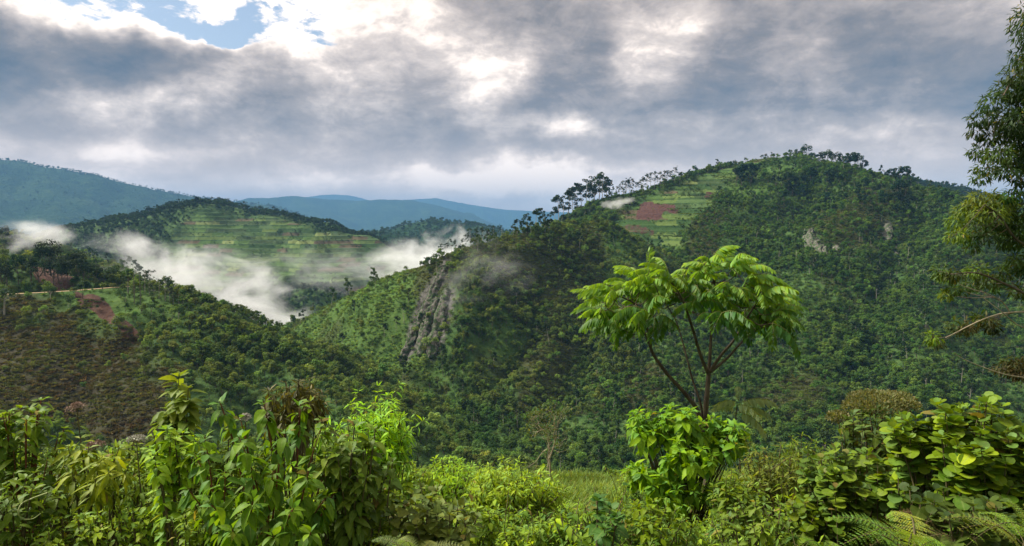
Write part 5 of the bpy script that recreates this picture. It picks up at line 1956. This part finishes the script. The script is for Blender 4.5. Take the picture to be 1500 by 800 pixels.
    plant('round_leaf_shrub', 'large mounded shrub with glossy round leaves, some yellow, at the right edge', 'shrub', b, stems_to(b, tips, 0.10, 23, 0.4), 'round', 0.105, 14, (0.045, 0.110, 0.018), tint2=(0.17, 0.25, 0.028), singles=290, seed=23, mat=M_LEAF_OLD, droop=0.15)
    b = base_at(1390, 4.6)
    tips = dome_tips(1400, 745, 4.6, 90, 30, 24, 0.3, 26)
    plant('shade_shrub', 'dark round leaved shrub in the shade behind the fern at the lower right', 'shrub', b, stems_to(b, tips, 0.06, 26, 0.3), 'round', 0.10, 9, (0.030, 0.060, 0.022), tint2=(0.06, 0.10, 0.03), singles=70, seed=26)
    fill = [
        (185, 668, 6.8, 50, 26, 24, 'ovate', .10, 1.0, 'fine leaved bush left of the tall leafy spire, by the whitish flowers'),
        (225, 705, 6.2, 46, 30, 22, 'lance', .10, 1.1, 'light green bush at the foot of the tall leafy spire'),
        (300, 760, 4.9, 60, 34, 26, 'ovate', .075, .9, 'fine leaved bush at the bottom edge before the tall big leaved shrub'),
        (420, 765, 4.9, 70, 36, 30, 'ovate', .075, .75, 'dark fine leaved bush at the bottom edge under the big drooping leaves'),
        (520, 775, 5.0, 60, 30, 24, 'lance', .09, .9, 'bush at the bottom edge below the grey green shrub'),
        (480, 655, 7.4, 60, 34, 26, 'lance', .11, .8, 'olive green bush behind the grey green shrub'),
        (350, 665, 6.4, 60, 40, 26, 'ovate', .10, .75, 'bush filling the gap behind the tall big leaved shrub'),
        (75, 700, 7.0, 60, 36, 26, 'ovate', .095, .6, 'leafy bush behind the shade shrub in the lower left corner'),
        (165, 715, 7.6, 60, 34, 26, 'lance', .11, 1.1, 'yellow green bush between the olive shrub and the bright shrub'),
        (215, 760, 5.6, 60, 34, 24, 'ovate', .085, 1.2, 'fresh green bush at the bottom edge below the bright shrub'),
        (110, 775, 5.2, 60, 28, 22, 'ovate', .08, 1.0, 'low bush at the bottom edge right of the shade shrub'),
        (300, 700, 6.6, 40, 40, 18, 'ovate', .11, .7, 'dark green bush just behind the tall big leaved shrub'),
        (600, 705, 9.0, 55, 30, 30, 'ovate', .10, 1.2, 'bright rounded bush below the luminous bush'),
        (560, 745, 6.6, 50, 36, 22, 'heart', .09, .8, 'mottled bush right of the grey green shrub'),
        (690, 760, 6.4, 60, 34, 24, 'ovate', .085, 1.0, 'leafy bush under the mop headed shrub, at the bottom'),
        (775, 785, 6.2, 50, 20, 18, 'ovate', .08, 1.0, 'low bush at the bottom edge below the clearing'),
        (835, 745, 10.0, 30, 16, 14, 'lance', .09, 1.4, 'small yellow green tuft of shrub at the left side of the clearing'),
        (720, 700, 15.0, 45, 14, 26, 'lance', .11, 1.3, 'low sunlit bush at the far side of the mop headed shrub'),
        (762, 700, 17.0, 24, 10, 14, 'ovate', .11, 1.0, 'low bush at the rim beside the bare shrub'),
        (905, 696, 20.5, 26, 8, 12, 'ovate', .12, .8, 'small dark bush at the rim of the clearing, behind the bright pointed leaf bush'),
        (960, 755, 6.6, 60, 34, 24, 'ovate', .095, .9, 'bush in front of the bright pointed leaf bush'),
        (1075, 720, 8.0, 50, 34, 24, 'ovate', .11, .7, 'dark green bush between the bright bush and the olive shrub'),
        (1185, 665, 8.6, 50, 34, 28, 'lance', .11, .75, 'dull bush left of the feathery flower heads'),
        (1200, 745, 6.2, 60, 34, 24, 'round', .08, .6, 'mottled bush left of the round leaved shrub, near the bottom'),
        (1350, 700, 5.8, 50, 40, 22, 'round', .09, .6, 'dark bush between the two round leaved shrubs'),
    ]
    for i, (px, py, Y, rx, ry, n, kind, size, br, lab) in enumerate(fill):
        b = base_at(px, Y)
        tips = dome_tips(px, py, Y, rx, ry, n, rx * Y / FOC * 0.8, 100 + i, -0.2)
        plant('leafy_bush', lab, 'bush', b, stems_to(b, tips, 0.06, 100 + i, 0.25), kind, size, 12, (0.070 * br, 0.145 * br, 0.020 * br), tint2=(0.185 * br, 0.285 * br, 0.030 * br),
              singles=36, seed=100 + i, start=0.5, droop=0.35, mat=M_LEAF_OLD if br < .65 else M_LEAF)
    print('leaf objects', N_LEAF_OBJ)


shrubs()


def feathery_shrub():
    """olive plumes of tiny flowers in flat heads"""
    Y = 7.4
    R = np.random.default_rng(44)
    b = base_at(1285, Y)
    root = link('flowering_shrub', None, loc=b)
    tag(root, 'shrub with feathery olive and cream flower heads above the round leaved shrubs', 'shrub')
    b0 = np.array(tuple(b))
    mat = foliage_shader('plume', 'object', None, 0.35, 0.35, 0.7, 0.15, (0.26, 0.24, 0.12), 0.35)
    k = Y / FOC
    st = Bag()
    for px, py, rx, ry, n in ((1283, 590, 40, 16, 900), (1310, 586, 30, 12, 500), (1258, 598, 24, 12, 420), (1228, 612, 17, 9, 300), (1255, 632, 20, 9, 320), (1330, 596, 18, 9, 220)):
        n = int(n * 2.2)
        c = np.array(tuple(P(px, py, Y + R.uniform(-.2, .2))))
        d = sphere_dirs(R, n, 0.5)
        pos = c + d * np.array([rx * k, rx * k, ry * k]) * np.cbrt(R.uniform(0.2, 1, (n, 1)))
        y = d * 0.6 + np.array([0, 0, 0.7]) + R.normal(size=(n, 3)) * 0.4
        M = frames(y, R.normal(size=(n, 3)), R.uniform(0.016, 0.036, n))
        C = Bag()
        C.add(*stamp(SPRAY_V, SPRAY_F, M, pos - b0))
        o = link('flower_head', C.mesh('flower_head', [mat]), root)
        o['kind'] = 'stuff'
        o.color = (0.13, 0.15, 0.055, 1)
        cc = curve([b0, b0 * 0.4 + c * 0.6 + [0, 0, -0.1], c], 5)
        st.add(*tube(cc - b0, np.linspace(0.014, 0.006, len(cc)), 5))
        for q in range(12):
            st.add(*tube(np.array([c + [0, 0, -ry * k], pos[q]]) - b0, [0.004, 0.002], 3))
    link('stem', st.mesh('stem', [M_STEM]), root)


feathery_shrub()


# ---- ferns
def fern_frond(seed, n=17, sag=0.35, brown=False):
    r = np.random.default_rng(seed)
    C = Bag()
    t = np.linspace(0, 1, 12)
    rach = np.stack([0.05 * np.sin(t * 2), t * (1 - 0.12 * t), 0.16 * np.sin(t * 2.2) - sag * t * t], 1)
    C.add(*tube(rach, np.linspace(0.010, 0.002, 12), 4), mi=1)
    P4, Q = [], []
    V, F = SMALL_LEAF
    pos, yd, zd, sz = [], [], [], []
    for k in range(n):
        q = 0.14 + 0.84 * k / (n - 1)
        p = np.array([np.interp(q, t, rach[:, a]) for a in range(3)])
        ln = 0.25 * (1 - q) ** 0.75 + 0.02
        if q < 0.3:
            ln *= 0.6 + 1.3 * q
        for s in (-1, 1):
            d = unit(np.array([s * 1.0, 0.35, -0.12]) + r.normal(size=3) * 0.06)
            m = max(3, int(ln / 0.019))
            for j in range(m):
                a = (j + 0.5) / m
                pp = p + d * ln * a + np.array([0, 0, -0.10 * ln * a * a])
                lw = 0.036 * (1 - a) ** 0.7 + 0.007
                for s2 in (-1, 1):
                    pos.append(pp)
                    yd.append(np.cross(d, [0, 0, s2]) + d * 0.4 + r.normal(size=3) * 0.08)
                    zd.append([r.normal() * .12, r.normal() * .12, 1])
                    sz.append(lw * 0.9)
    C.add(*stamp(V * [1.0, 1, 1], F, frames(np.array(yd), np.array(zd), np.array(sz)), np.array(pos)))
    return C.mesh('frond', [M_FERN_OLD if brown else M_FERN, M_STEM])


M_FERN = foliage_shader('fern_leaf', 'object', None, 0.18, 0.40, 0.5, 0.25, (0.25, 0.24, 0.06), 0.02)
M_FERN_OLD = foliage_shader('dry_fern_leaf', 'object', None, 0.35, 0.25, 0.7, 0.15, (0.17, 0.10, 0.045), 0.4)
FERNS = [fern_frond(60, 17, 0.30), fern_frond(61, 15, 0.5)]
FERNS_OLD = [fern_frond(62, 15, 0.55, True), fern_frond(63, 13, 0.8, True)]


def fern(px, Y, fronds, label, brown=False, col=(0.13, 0.27, 0.035), name='fern', base_py=None):
    b = base_at(px, Y)
    root = link(name, None, loc=b)
    tag(root, label, 'fern')
    b0 = np.array(tuple(b))
    st = Bag()
    for (x0, y0, dy0), (x1, y1, dy1) in fronds:
        p0, p1 = np.array(tuple(P(x0, y0, Y + dy0))), np.array(tuple(P(x1, y1, Y + dy1)))
        o = link('frond', random.choice(FERNS_OLD if brown else FERNS), root)
        d = p1 - p0
        L = np.linalg.norm(d)
        d = unit(d + np.array([0, 0, 0.12 * L]))
        M = frames(d[None], np.array([[random.uniform(-.15, .15), -0.35, 1.0]]), np.array([L * 1.08]))[0]
        o.matrix_basis = gmat(M, p0 - b0)
        o.color = (*[c * random.uniform(0.8, 1.2) for c in col], 1)
        c = curve([b0, (b0 + p0) / 2 + [0, 0, 0.1], p0], 4)
        st.add(*tube(c - b0, np.linspace(0.010, 0.006, len(c)), 5))
    link('stalk', st.mesh('stalk', [M_STEM], True), root)


def ferns():
    fern(1320, 3.9, [((1330, 805, 0), (1215, 757, 0.1)), ((1345, 800, -.1), (1275, 770, -.3)), ((1340, 800, -.1), (1310, 752, .5)), ((1330, 815, -.2), (1350, 790, -.6)), ((1325, 812, 0), (1240, 800, -.3)), ((1335, 812, 0), (1385, 782, .2))],
         'fresh green fern with spreading fronds at the bottom edge, right of centre', col=(0.27, 0.44, 0.06))
    fern(1480, 4.0, [((1500, 800, 0), (1388, 743, 0.2)), ((1500, 795, 0), (1440, 735, 0.3)), ((1510, 800, 0), (1478, 728, 0.2)), ((1495, 805, -.1), (1420, 775, -.3)), ((1510, 790, -.1), (1450, 770, -.4)), ((1515, 800, -.1), (1505, 735, 0))],
         'yellow green fern in the bottom right corner', col=(0.30, 0.43, 0.065))
    fern(1190, 4.0, [((1205, 812, 0), (1165, 783, 0.1)), ((1210, 812, 0), (1225, 788, .2)), ((1205, 815, 0), (1180, 800, -.3))], 'small fern at the bottom edge below the low green shrub', col=(0.17, 0.31, 0.05))
    fern(600, 3.9, [((600, 812, 0), (540, 792, 0.1)), ((610, 812, 0), (575, 782, .2)), ((615, 812, 0), (640, 785, .2)), ((620, 812, 0), (680, 790, 0)), ((605, 812, 0), (590, 800, -.3))], 'pale green fern tips at the bottom edge below the dull leaved shrub', col=(0.18, 0.26, 0.06))
    fern(1330, 4.6, [((1400, 770, 0), (1320, 742, .1)), ((1420, 775, 0), (1440, 742, .2)), ((1410, 775, 0), (1345, 765, -.2)), ((1390, 780, 0), (1300, 765, 0)), ((1420, 785, -.1), (1490, 770, 0)), ((1400, 790, -.2), (1330, 790, -.3)), ((1420, 790, -.2), (1440, 795, -.4)), ((1385, 760, .1), (1395, 730, .3)), ((1380, 770, .1), (1300, 742, .3))],
         'withered brown fern lying between the two green ferns', True, (0.085, 0.065, 0.025), 'dry_fern')


ferns()


# ---- flower heads, bare twigs, dead leaves, tendril
def small_things():
    R = np.random.default_rng(71)
    pink = bark_material('faded_flower', (0.26, 0.17, 0.13), (0.42, 0.32, 0.27), 30.0)
    white = bark_material('pale_flower', (0.38, 0.36, 0.30), (0.60, 0.58, 0.52), 30.0)

    def umbel(px, py, Y, w, mat, label, side=0):
        b = base_at(px + side, Y)
        root = link('flower_stalk', None, loc=b)
        tag(root, label, 'flower')
        b0 = np.array(tuple(b))
        tip = np.array(tuple(P(px, py + w * 0.35, Y)))
        S, H = Bag(), Bag()
        c = curve([b0, (b0 + tip) / 2 + [0.03, 0, 0.05], tip], 6)
        S.add(*tube(c - b0, np.linspace(0.010, 0.004, len(c)), 5))
        k = Y / FOC
        for q in range(16):
            a, r = R.uniform(0, 6.28), math.sqrt(R.random()) * w * 0.5 * k
            e = tip + np.array([math.cos(a) * r, math.sin(a) * r, w * k * (0.35 - 0.25 * (r / (w * .5 * k)) ** 2)])
            S.add(*tube(curve([tip, (tip + e) / 2 + [0, 0, -0.004], e], 2) - b0, [0.002] * 5, 3))
            n = 26
            d = sphere_dirs(R, n, 0.3)
            M = frames(d + R.normal(size=(n, 3)) * .2, R.normal(size=(n, 3)), R.uniform(0.012, 0.022, n))
            H.add(*stamp(SPRAY_V, SPRAY_F, M, e - b0 + d * 0.011))
        link('stem', S.mesh('stem', [M_STEM]), root)
        o = link('flower_head', H.mesh('flower_head', [mat]), root)
        o['kind'] = 'stuff'
        for q in range(6):
            t = R.uniform(0.5, 0.95)
            p = c[int(t * (len(c) - 1))]
            o = link('leaf', leaf_set('lance', M_LEAF)[q % 3], root)
            M = frames(np.array([[R.normal(), R.normal(), -0.1]]), np.array([[0, 0, 1.0]]), np.array([0.13]))[0]
            o.matrix_basis = gmat(M, p - b0)
            o.color = (0.11, 0.19, 0.03, 1)
    umbel(113, 592, 6.3, 26, pink, 'pinkish brown flower cluster on a thin stalk against the brown slope', 10)
    umbel(140, 648, 6.0, 24, pink, 'faded pink flower cluster low among the narrow leaved shrub')
    umbel(200, 640, 5.6, 24, white, 'whitish flower cluster left of the tall leafy spire')
    umbel(359, 610, 4.9, 8, white, 'tiny cream flower between the two tips of the big leaved shrub')
    # bare shrub at the rim of the ledge
    Y = 20.0
    b = base_at(805, Y)
    root = link('bare_shrub', None, loc=b)
    tag(root, 'nearly bare pale branched shrub at the rim of the grassy ledge', 'shrub')
    b0 = np.array(tuple(b))
    S, L = Bag(), Bag()

    def grow(p, d, ln, r, dep):
        q = p + d * ln
        m = (p + q) / 2 + R.normal(size=3) * ln * 0.08
        c = curve([p, m, q], 3)
        S.add(*tube(c - b0, np.linspace(r, r * 0.65, len(c)), 4))
        if dep == 0:
            n = 7
            dd = sphere_dirs(R, n)
            L.add(*stamp(SMALL_LEAF[0], SMALL_LEAF[1], frames(dd + [0, 0, .3], R.normal(size=(n, 3)) + [0, 0, 1], R.uniform(.06, .12, n)), q - b0 + dd * 0.08))
            return
        for _ in range(R.integers(2, 4)):
            e = unit(d + R.normal(size=3) * 0.55 + np.array([0, 0, 0.12]))
            grow(q, e, ln * R.uniform(0.62, 0.85), r * 0.62, dep - 1)
    grow(b0, np.array([0.0, 0, 1.0]), 0.75, 0.045, 5)
    grow(b0 + np.array([0.12, 0.1, 0]), np.array([-0.25, 0, 0.95]), 0.6, 0.025, 4)
    link('stem', S.mesh('stem', [M_PALE_TWIG]), root)
    o = link('foliage', L.mesh('foliage', [M_LEAF]), root)
    o['kind'] = 'stuff'
    o.color = (0.09, 0.13, 0.04, 1)
    # heap of dead leaves on the clearing
    c = Vector((pix_dir(858, 738)[0] * 13.5, 13.5, 0))
    c.z = ground_z(c.x, c.y)
    root = link('leaf_heap', None, loc=c)
    tag(root, 'small heap of pinkish brown dead leaves and twigs on the grassy clearing', 'leaf heap')
    dm = foliage_shader('dead_leaf', 'object', None, 0.45, 0.15, 0.8, 0.1, (0.36, 0.25, 0.2), 0.3)
    n = 240
    q = Bag()
    xy = R.normal(size=(n, 2)) * np.array([0.26, 0.22])
    zz = np.array([ground_z(c.x + a, c.y + e) - c.z for a, e in xy]) + 0.17 * np.exp(-(xy ** 2).sum(1) / 0.09) * R.uniform(.3, 1, n) + 0.03
    M = frames(R.normal(size=(n, 3)) * [1, 1, .4], R.normal(size=(n, 3)) * .5 + [0, 0, 1], R.uniform(.07, .15, n))
    q.add(*stamp(LEAF_KINDS['ovate'][2][0], LEAF_KINDS['ovate'][2][1], M, np.column_stack([xy, zz])))
    o = link('dead_leaves', q.mesh('dead_leaves', [dm], True), root)
    o['kind'] = 'stuff'
    o.color = (0.20, 0.11, 0.085, 1)
    S = Bag()
    for _ in range(14):
        a = np.array([*(R.normal(size=2) * .2), R.uniform(.02, .12)])
        S.add(*tube([a, a + R.normal(size=3) * [.2, .2, .05]], [.008, .004], 4))
    link('twigs', S.mesh('twigs', [M_BROWN_BARK]), root)
    # curled tendril
    Y = 4.6
    pts = [P(*p) for p in ((70, 722, Y), (48, 730, Y), (32, 738, Y - .05), (27, 750, Y - .08), (32, 760, Y - .05), (48, 760, Y), (60, 752, Y))]
    cc = curve(pts, 6)
    S = Bag()
    S.add(*tube(cc - cc[0], np.linspace(0.006, 0.003, len(cc)), 6))
    o = link('tendril', S.mesh('tendril', [bark_material('tendril', (0.20, 0.24, 0.09), (0.28, 0.32, 0.13), 20)], True), loc=cc[0])
    tag(o, 'pale curled vine tendril at the lower left among the leaves', 'tendril')


small_things()


# ---- undergrowth and grass of the ledge
def sprig(seed, h, stems, per, size, kind, spread=0.35, droop=0.3):
    r = np.random.default_rng(seed)
    C = Bag()
    V, F = LEAF_KINDS[kind][1]
    rr = [0, 1, 2, 6, 7, 8, 12, 13, 14, 15, 16, 17]
    Vs = V[rr]
    Fs = [np.array([[a * 3 + c, a * 3 + c + 1, a * 3 + c + 4, a * 3 + c + 3] for a in range(3) for c in range(2)])]
    for s in range(stems):
        a = r.uniform(0, 6.28)
        e = np.array([math.cos(a) * spread * r.uniform(.3, 1), math.sin(a) * spread * r.uniform(.3, 1), h * r.uniform(.6, 1.1)])
        c = curve([np.zeros(3), e * [.35, .35, .6], e], 4)
        C.add(*tube(c, np.linspace(.007, .003, len(c)), 4), mi=1)
        n = per
        t = r.uniform(.12, 1, n) * (len(c) - 1)
        k = np.minimum(t.astype(int), len(c) - 2)
        p = c[k] + (c[k + 1] - c[k]) * (t - k)[:, None]
        ph = np.arange(n) * 2.4
        d = np.stack([np.cos(ph), np.sin(ph), np.full(n, .25 - droop)], 1) + r.normal(size=(n, 3)) * .2
        M = frames(d, np.array([0, 0, 1.0]) + r.normal(size=(n, 3)) * .25, size * r.uniform(.6, 1.2, n))
        C.add(*stamp(Vs, Fs, M, p))
    return C.mesh('sprig', [M_UNDER, M_STEM], True)


def tuft(seed, n, h):
    r = np.random.default_rng(seed)
    C = Bag()
    t = np.linspace(0, 1, 4)
    for _ in range(n):
        a = r.uniform(0, 6.28)
        o = r.normal(size=2) * .09
        hh = h * r.uniform(.5, 1.2)
        bend = r.uniform(.2, .8) * hh
        wv = np.array([-math.sin(a), math.cos(a), 0]) * .006
        p = np.stack([o[0] + math.cos(a) * bend * t * t, o[1] + math.sin(a) * bend * t * t, hh * t * (1 - .25 * t)], 1)
        V = np.concatenate([p[:3] - wv, p[:3] + wv, p[3:]])
        C.add(V, [np.array([[0, 3, 4, 1], [1, 4, 5, 2]]), np.array([[2, 5, 6]])])
    return C.mesh('tuft', [M_UNDER])


M_UNDER = foliage_shader('undergrowth_leaf', 'instance', None, 0.38, 0.38, 0.6, 0.14, (0.24, 0.19, 0.05), 0.07)


def undergrowth():
    forms = [sprig(400, .8, 7, 30, .080, 'ovate'), sprig(401, .7, 8, 34, .072, 'lance'), sprig(402, .9, 6, 26, .095, 'ovate', .4, .5), sprig(403, .55, 8, 26, .07, 'heart', .4),
             sprig(404, 1.0, 6, 34, .080, 'lance', .3, .5), sprig(405, .6, 7, 26, .075, 'round', .4, .2)]
    r = np.random.default_rng(77)
    n = 30000
    a = r.uniform(-.74, .74, n)
    y = np.where(r.random(n) < .6, r.uniform(3.4, 12, n), r.uniform(12, 30, n))
    x = np.tan(a) * y
    px = 750 + 1000 * x / y
    den = np.clip(.55 + .6 * fbm(x, y, 3.0, 3, 300), .05, 1)
    clear = 1.0 * sstep(775, 800, px) * (1 - sstep(905, 930, px)) * sstep(6.5, 8.5, y)
    clear = np.maximum(clear, .30 * sstep(560, 620, px) * (1 - sstep(800, 830, px)) * sstep(11, 13, y))
    clear = np.maximum(clear, .65 * sstep(90, 130, px) * (1 - sstep(230, 280, px)) * sstep(10, 12, y))
    clear = np.where(y > 24.5, 0.25, clear)
    keep = (r.random(n) < den * (1 - clear)) & (r.random(n) < np.where(y < 12, .9, .75))
    x, y, px = x[keep], y[keep], px[keep]
    z = ledge_height(x, y)
    n = len(x)
    s = r.uniform(.6, 1.35, n) * np.where(y < 6, .95, 1.0)
    s = s * np.clip(.75 + .7 * fbm(x, y, 1.6, 2, 311), .35, 1.5)
    hmax = np.interp(px, [0, 60, 130, 200, 280, 480, 560, 640, 830, 930, 1000, 1100, 1200, 1300, 1400, 1500, 1530, 1900], [640, 645, 668, 676, 690, 700, 705, 725, 765, 770, 760, 725, 715, 740, 765, 775, 700, 640])
    far = y > 11
    hmax = np.where(far, np.where((px > 600) & (px < 930), 694, np.minimum(hmax, 700)), hmax) + r.uniform(-12, 45, n)
    room = (HORIZON - hmax) / FOC * y - z
    ok = room > .10
    x, y, z, px, s, room = x[ok], y[ok], z[ok], px[ok], s[ok], room[ok]
    s = np.minimum(s, room / .8) * np.clip(y / 6.5, .6, 1)
    n = len(x)
    tn = np.clip(.5 + .7 * fbm(x, y, 2.2, 3, 320) + r.normal(size=n) * .25, 0, 1)[:, None]
    tint = np.array([.070, .155, .018]) * (1 - tn) + np.array([.280, .430, .032]) * tn
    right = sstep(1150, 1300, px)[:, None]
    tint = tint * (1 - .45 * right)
    scatter_object('undergrowth', forms, np.column_stack([x, y, z - .02]), r.integers(0, len(forms), n), r.uniform(0, 6.28, n), s, tint, 'leafy undergrowth covering the foreground slope')
    tufts = [tuft(500, 26, .16), tuft(501, 22, .22), tuft(502, 30, .11)]
    n = 26000
    a = r.uniform(-.74, .74, n)
    y = np.sqrt(r.uniform(7.5 ** 2, 27 ** 2, n))
    x = np.tan(a) * y
    px = 750 + 1000 * x / y
    keep = r.random(n) < np.where((px > 540) & (px < 960), 1.0, .45)
    x, y, px = x[keep], y[keep], px[keep]
    n = len(x)
    tn = np.clip(.5 + .6 * fbm(x, y, 2.0, 3, 340) + r.normal(size=n) * .2, 0, 1)[:, None]
    tint = np.array([.11, .20, .03]) * (1 - tn) + np.array([.24, .345, .06]) * tn
    scatter_object('grass', tufts, np.column_stack([x, y, ledge_height(x, y) - .01]), r.integers(0, 3, n), r.uniform(0, 6.28, n), r.uniform(.7, 1.5, n), tint, 'short yellow green grass on the ledge')
    print('undergrowth', n)


undergrowth()

# ------------------------------------------------------------------ air: haze over the whole valley, mist lying in it
def haze():
    x0, x1, y0, y1, z0, z1 = -28000.0, 28000.0, -28000.0, 28000.0, float(GZ.min()) - 3.0, float(GZ[:, :].max()) + 60.0
    V = [(x, y, z) for z in (z0, z1) for y in (y0, y1) for x in (x0, x1)]
    F = [[0, 2, 3, 1], [4, 5, 7, 6], [0, 1, 5, 4], [2, 6, 7, 3], [0, 4, 6, 2], [1, 3, 7, 5]]
    m = bpy.data.materials.new('haze')
    m.use_nodes = True
    T = NT(m.node_tree)
    out = T.n('ShaderNodeOutputMaterial')
    pv = T.n('ShaderNodeVolumePrincipled')
    pv.inputs['Density Attribute'].default_value = ''
    pv.inputs['Color'].default_value = (0.17, 0.37, 0.68, 1)
    pv.inputs['Density'].default_value = HAZE_DENSITY
    pv.inputs['Anisotropy'].default_value = 0.0
    T.t.links.new(pv.outputs[0], out.inputs['Volume'])
    o = link('haze', mesh_np('haze', V, [np.array(F)], [m]))
    tag(o, kind='stuff', label='thin blue haze filling the valley air')


HAZE_DENSITY = 6.8e-5
haze()


def mist_material(dens, seed, wave, thr, wide):
    m = bpy.data.materials.new('mist')
    m.use_nodes = True
    T = NT(m.node_tree)
    out = T.n('ShaderNodeOutputMaterial')
    tc = T.n('ShaderNodeTexCoord')
    g = tc.outputs['Object']                              # object is a unit ball scaled to the bank
    pos = T.n('ShaderNodeNewGeometry').outputs['Position']
    pos = T.vec('ADD', pos, (seed * 31.0, seed * 17.0, 0.0))
    n = T.noise(T.vec('MULTIPLY', pos, (0.8, 0.8, 1.35)), 1.0 / wave, 7, 0.64, dist=0.5)
    ln = T.vec('LENGTH', g)
    # soft towards the rim, ragged where the noise says so
    core = T.math('SUBTRACT', 1.0, ln)
    d = T.math('ADD', core, T.math('MULTIPLY', T.math('SUBTRACT', n, 0.5), 3.4))
    d = T.ramp(d, thr, thr + wide)
    d = T.math('MULTIPLY', d, T.ramp(ln, 0.98, 0.7))
    pv = T.n('ShaderNodeVolumePrincipled')
    pv.inputs['Density Attribute'].default_value = ''
    pv.inputs['Color'].default_value = (0.97, 0.975, 0.985, 1)
    pv.inputs['Anisotropy'].default_value = 0.2
    T.put(pv.inputs['Density'], T.math('MULTIPLY', d, dens))
    T.t.links.new(pv.outputs[0], out.inputs['Volume'])
    return m


def ball(n=16, k=24):
    u, v = np.meshgrid(np.linspace(0, np.pi, n), np.linspace(0, 2 * np.pi, k, endpoint=False), indexing='ij')
    V = np.stack([np.sin(u) * np.cos(v), np.sin(u) * np.sin(v), np.cos(u)], -1).reshape(-1, 3)
    i, j = np.meshgrid(np.arange(n - 1), np.arange(k), indexing='ij')
    F = np.stack([i * k + j, (i + 1) * k + j, (i + 1) * k + (j + 1) % k, i * k + (j + 1) % k], -1).reshape(-1, 4)
    return V, [F]


def mist(px, py, Y, rx, ry, deep, ang, dens, seed, label, wave=60.0, thr=0.2, wide=0.5):
    """a bank of mist; rx, ry half sizes in metres, ang tilt of its long axis"""
    V, F = ball()
    o = link('mist', mesh_np('mist', V, F, [mist_material(dens, seed, wave, thr, wide)], smooth=True), loc=P(px, py, Y))
    o.scale = (rx, deep, ry)
    o.rotation_euler = (0, ang, 0)
    tag(o, label, 'mist', kind='stuff')



mist(255, 408, 760, 190, 58, 130, 0.20, 0.032, 1, 'white bank of mist lying in the left valley', 60, 0.38, 0.95)
mist(375, 450, 800, 125, 46, 110, 0.40, 0.032, 2, 'trailing end of the mist bank in the left valley', 55, 0.45, 0.7)
mist(450, 478, 700, 70, 26, 60, 0.45, 0.012, 10, 'thin mist sinking into the gorge below the mist bank', 36, 0.45, 0.9)
mist(645, 378, 900, 150, 48, 110, -0.20, 0.050, 3, 'mist drifting behind the crest of the rocky ridge', 60, 0.42, 0.9)
mist(25, 358, 590, 60, 24, 60, -0.35, 0.045, 4, 'mist streak over the grove at the far left', 38, 0.45, 0.6)
mist(715, 398, 520, 62, 38, 30, -0.5, 0.011, 5, 'thin mist wisp on the slope of the rocky ridge', 28, 0.52, 0.8)
mist(676, 435, 500, 30, 52, 24, 0.3, 0.010, 6, 'thin mist wisp beside the rock face', 24, 0.52, 0.8)
mist(912, 296, 800, 36, 10, 28, -0.1, 0.05, 7, 'small white mist patch at the edge of the fields', 20, 0.42, 0.6)
mist(500, 395, 1080, 150, 52, 100, 0.1, 0.006, 8, 'faint mist over the terraces at the valley end', 70, 0.45, 0.8)
mist(590, 405, 660, 60, 18, 40, -0.3, 0.010, 9, 'thin mist along the left flank of the rocky ridge', 34, 0.5, 0.8)
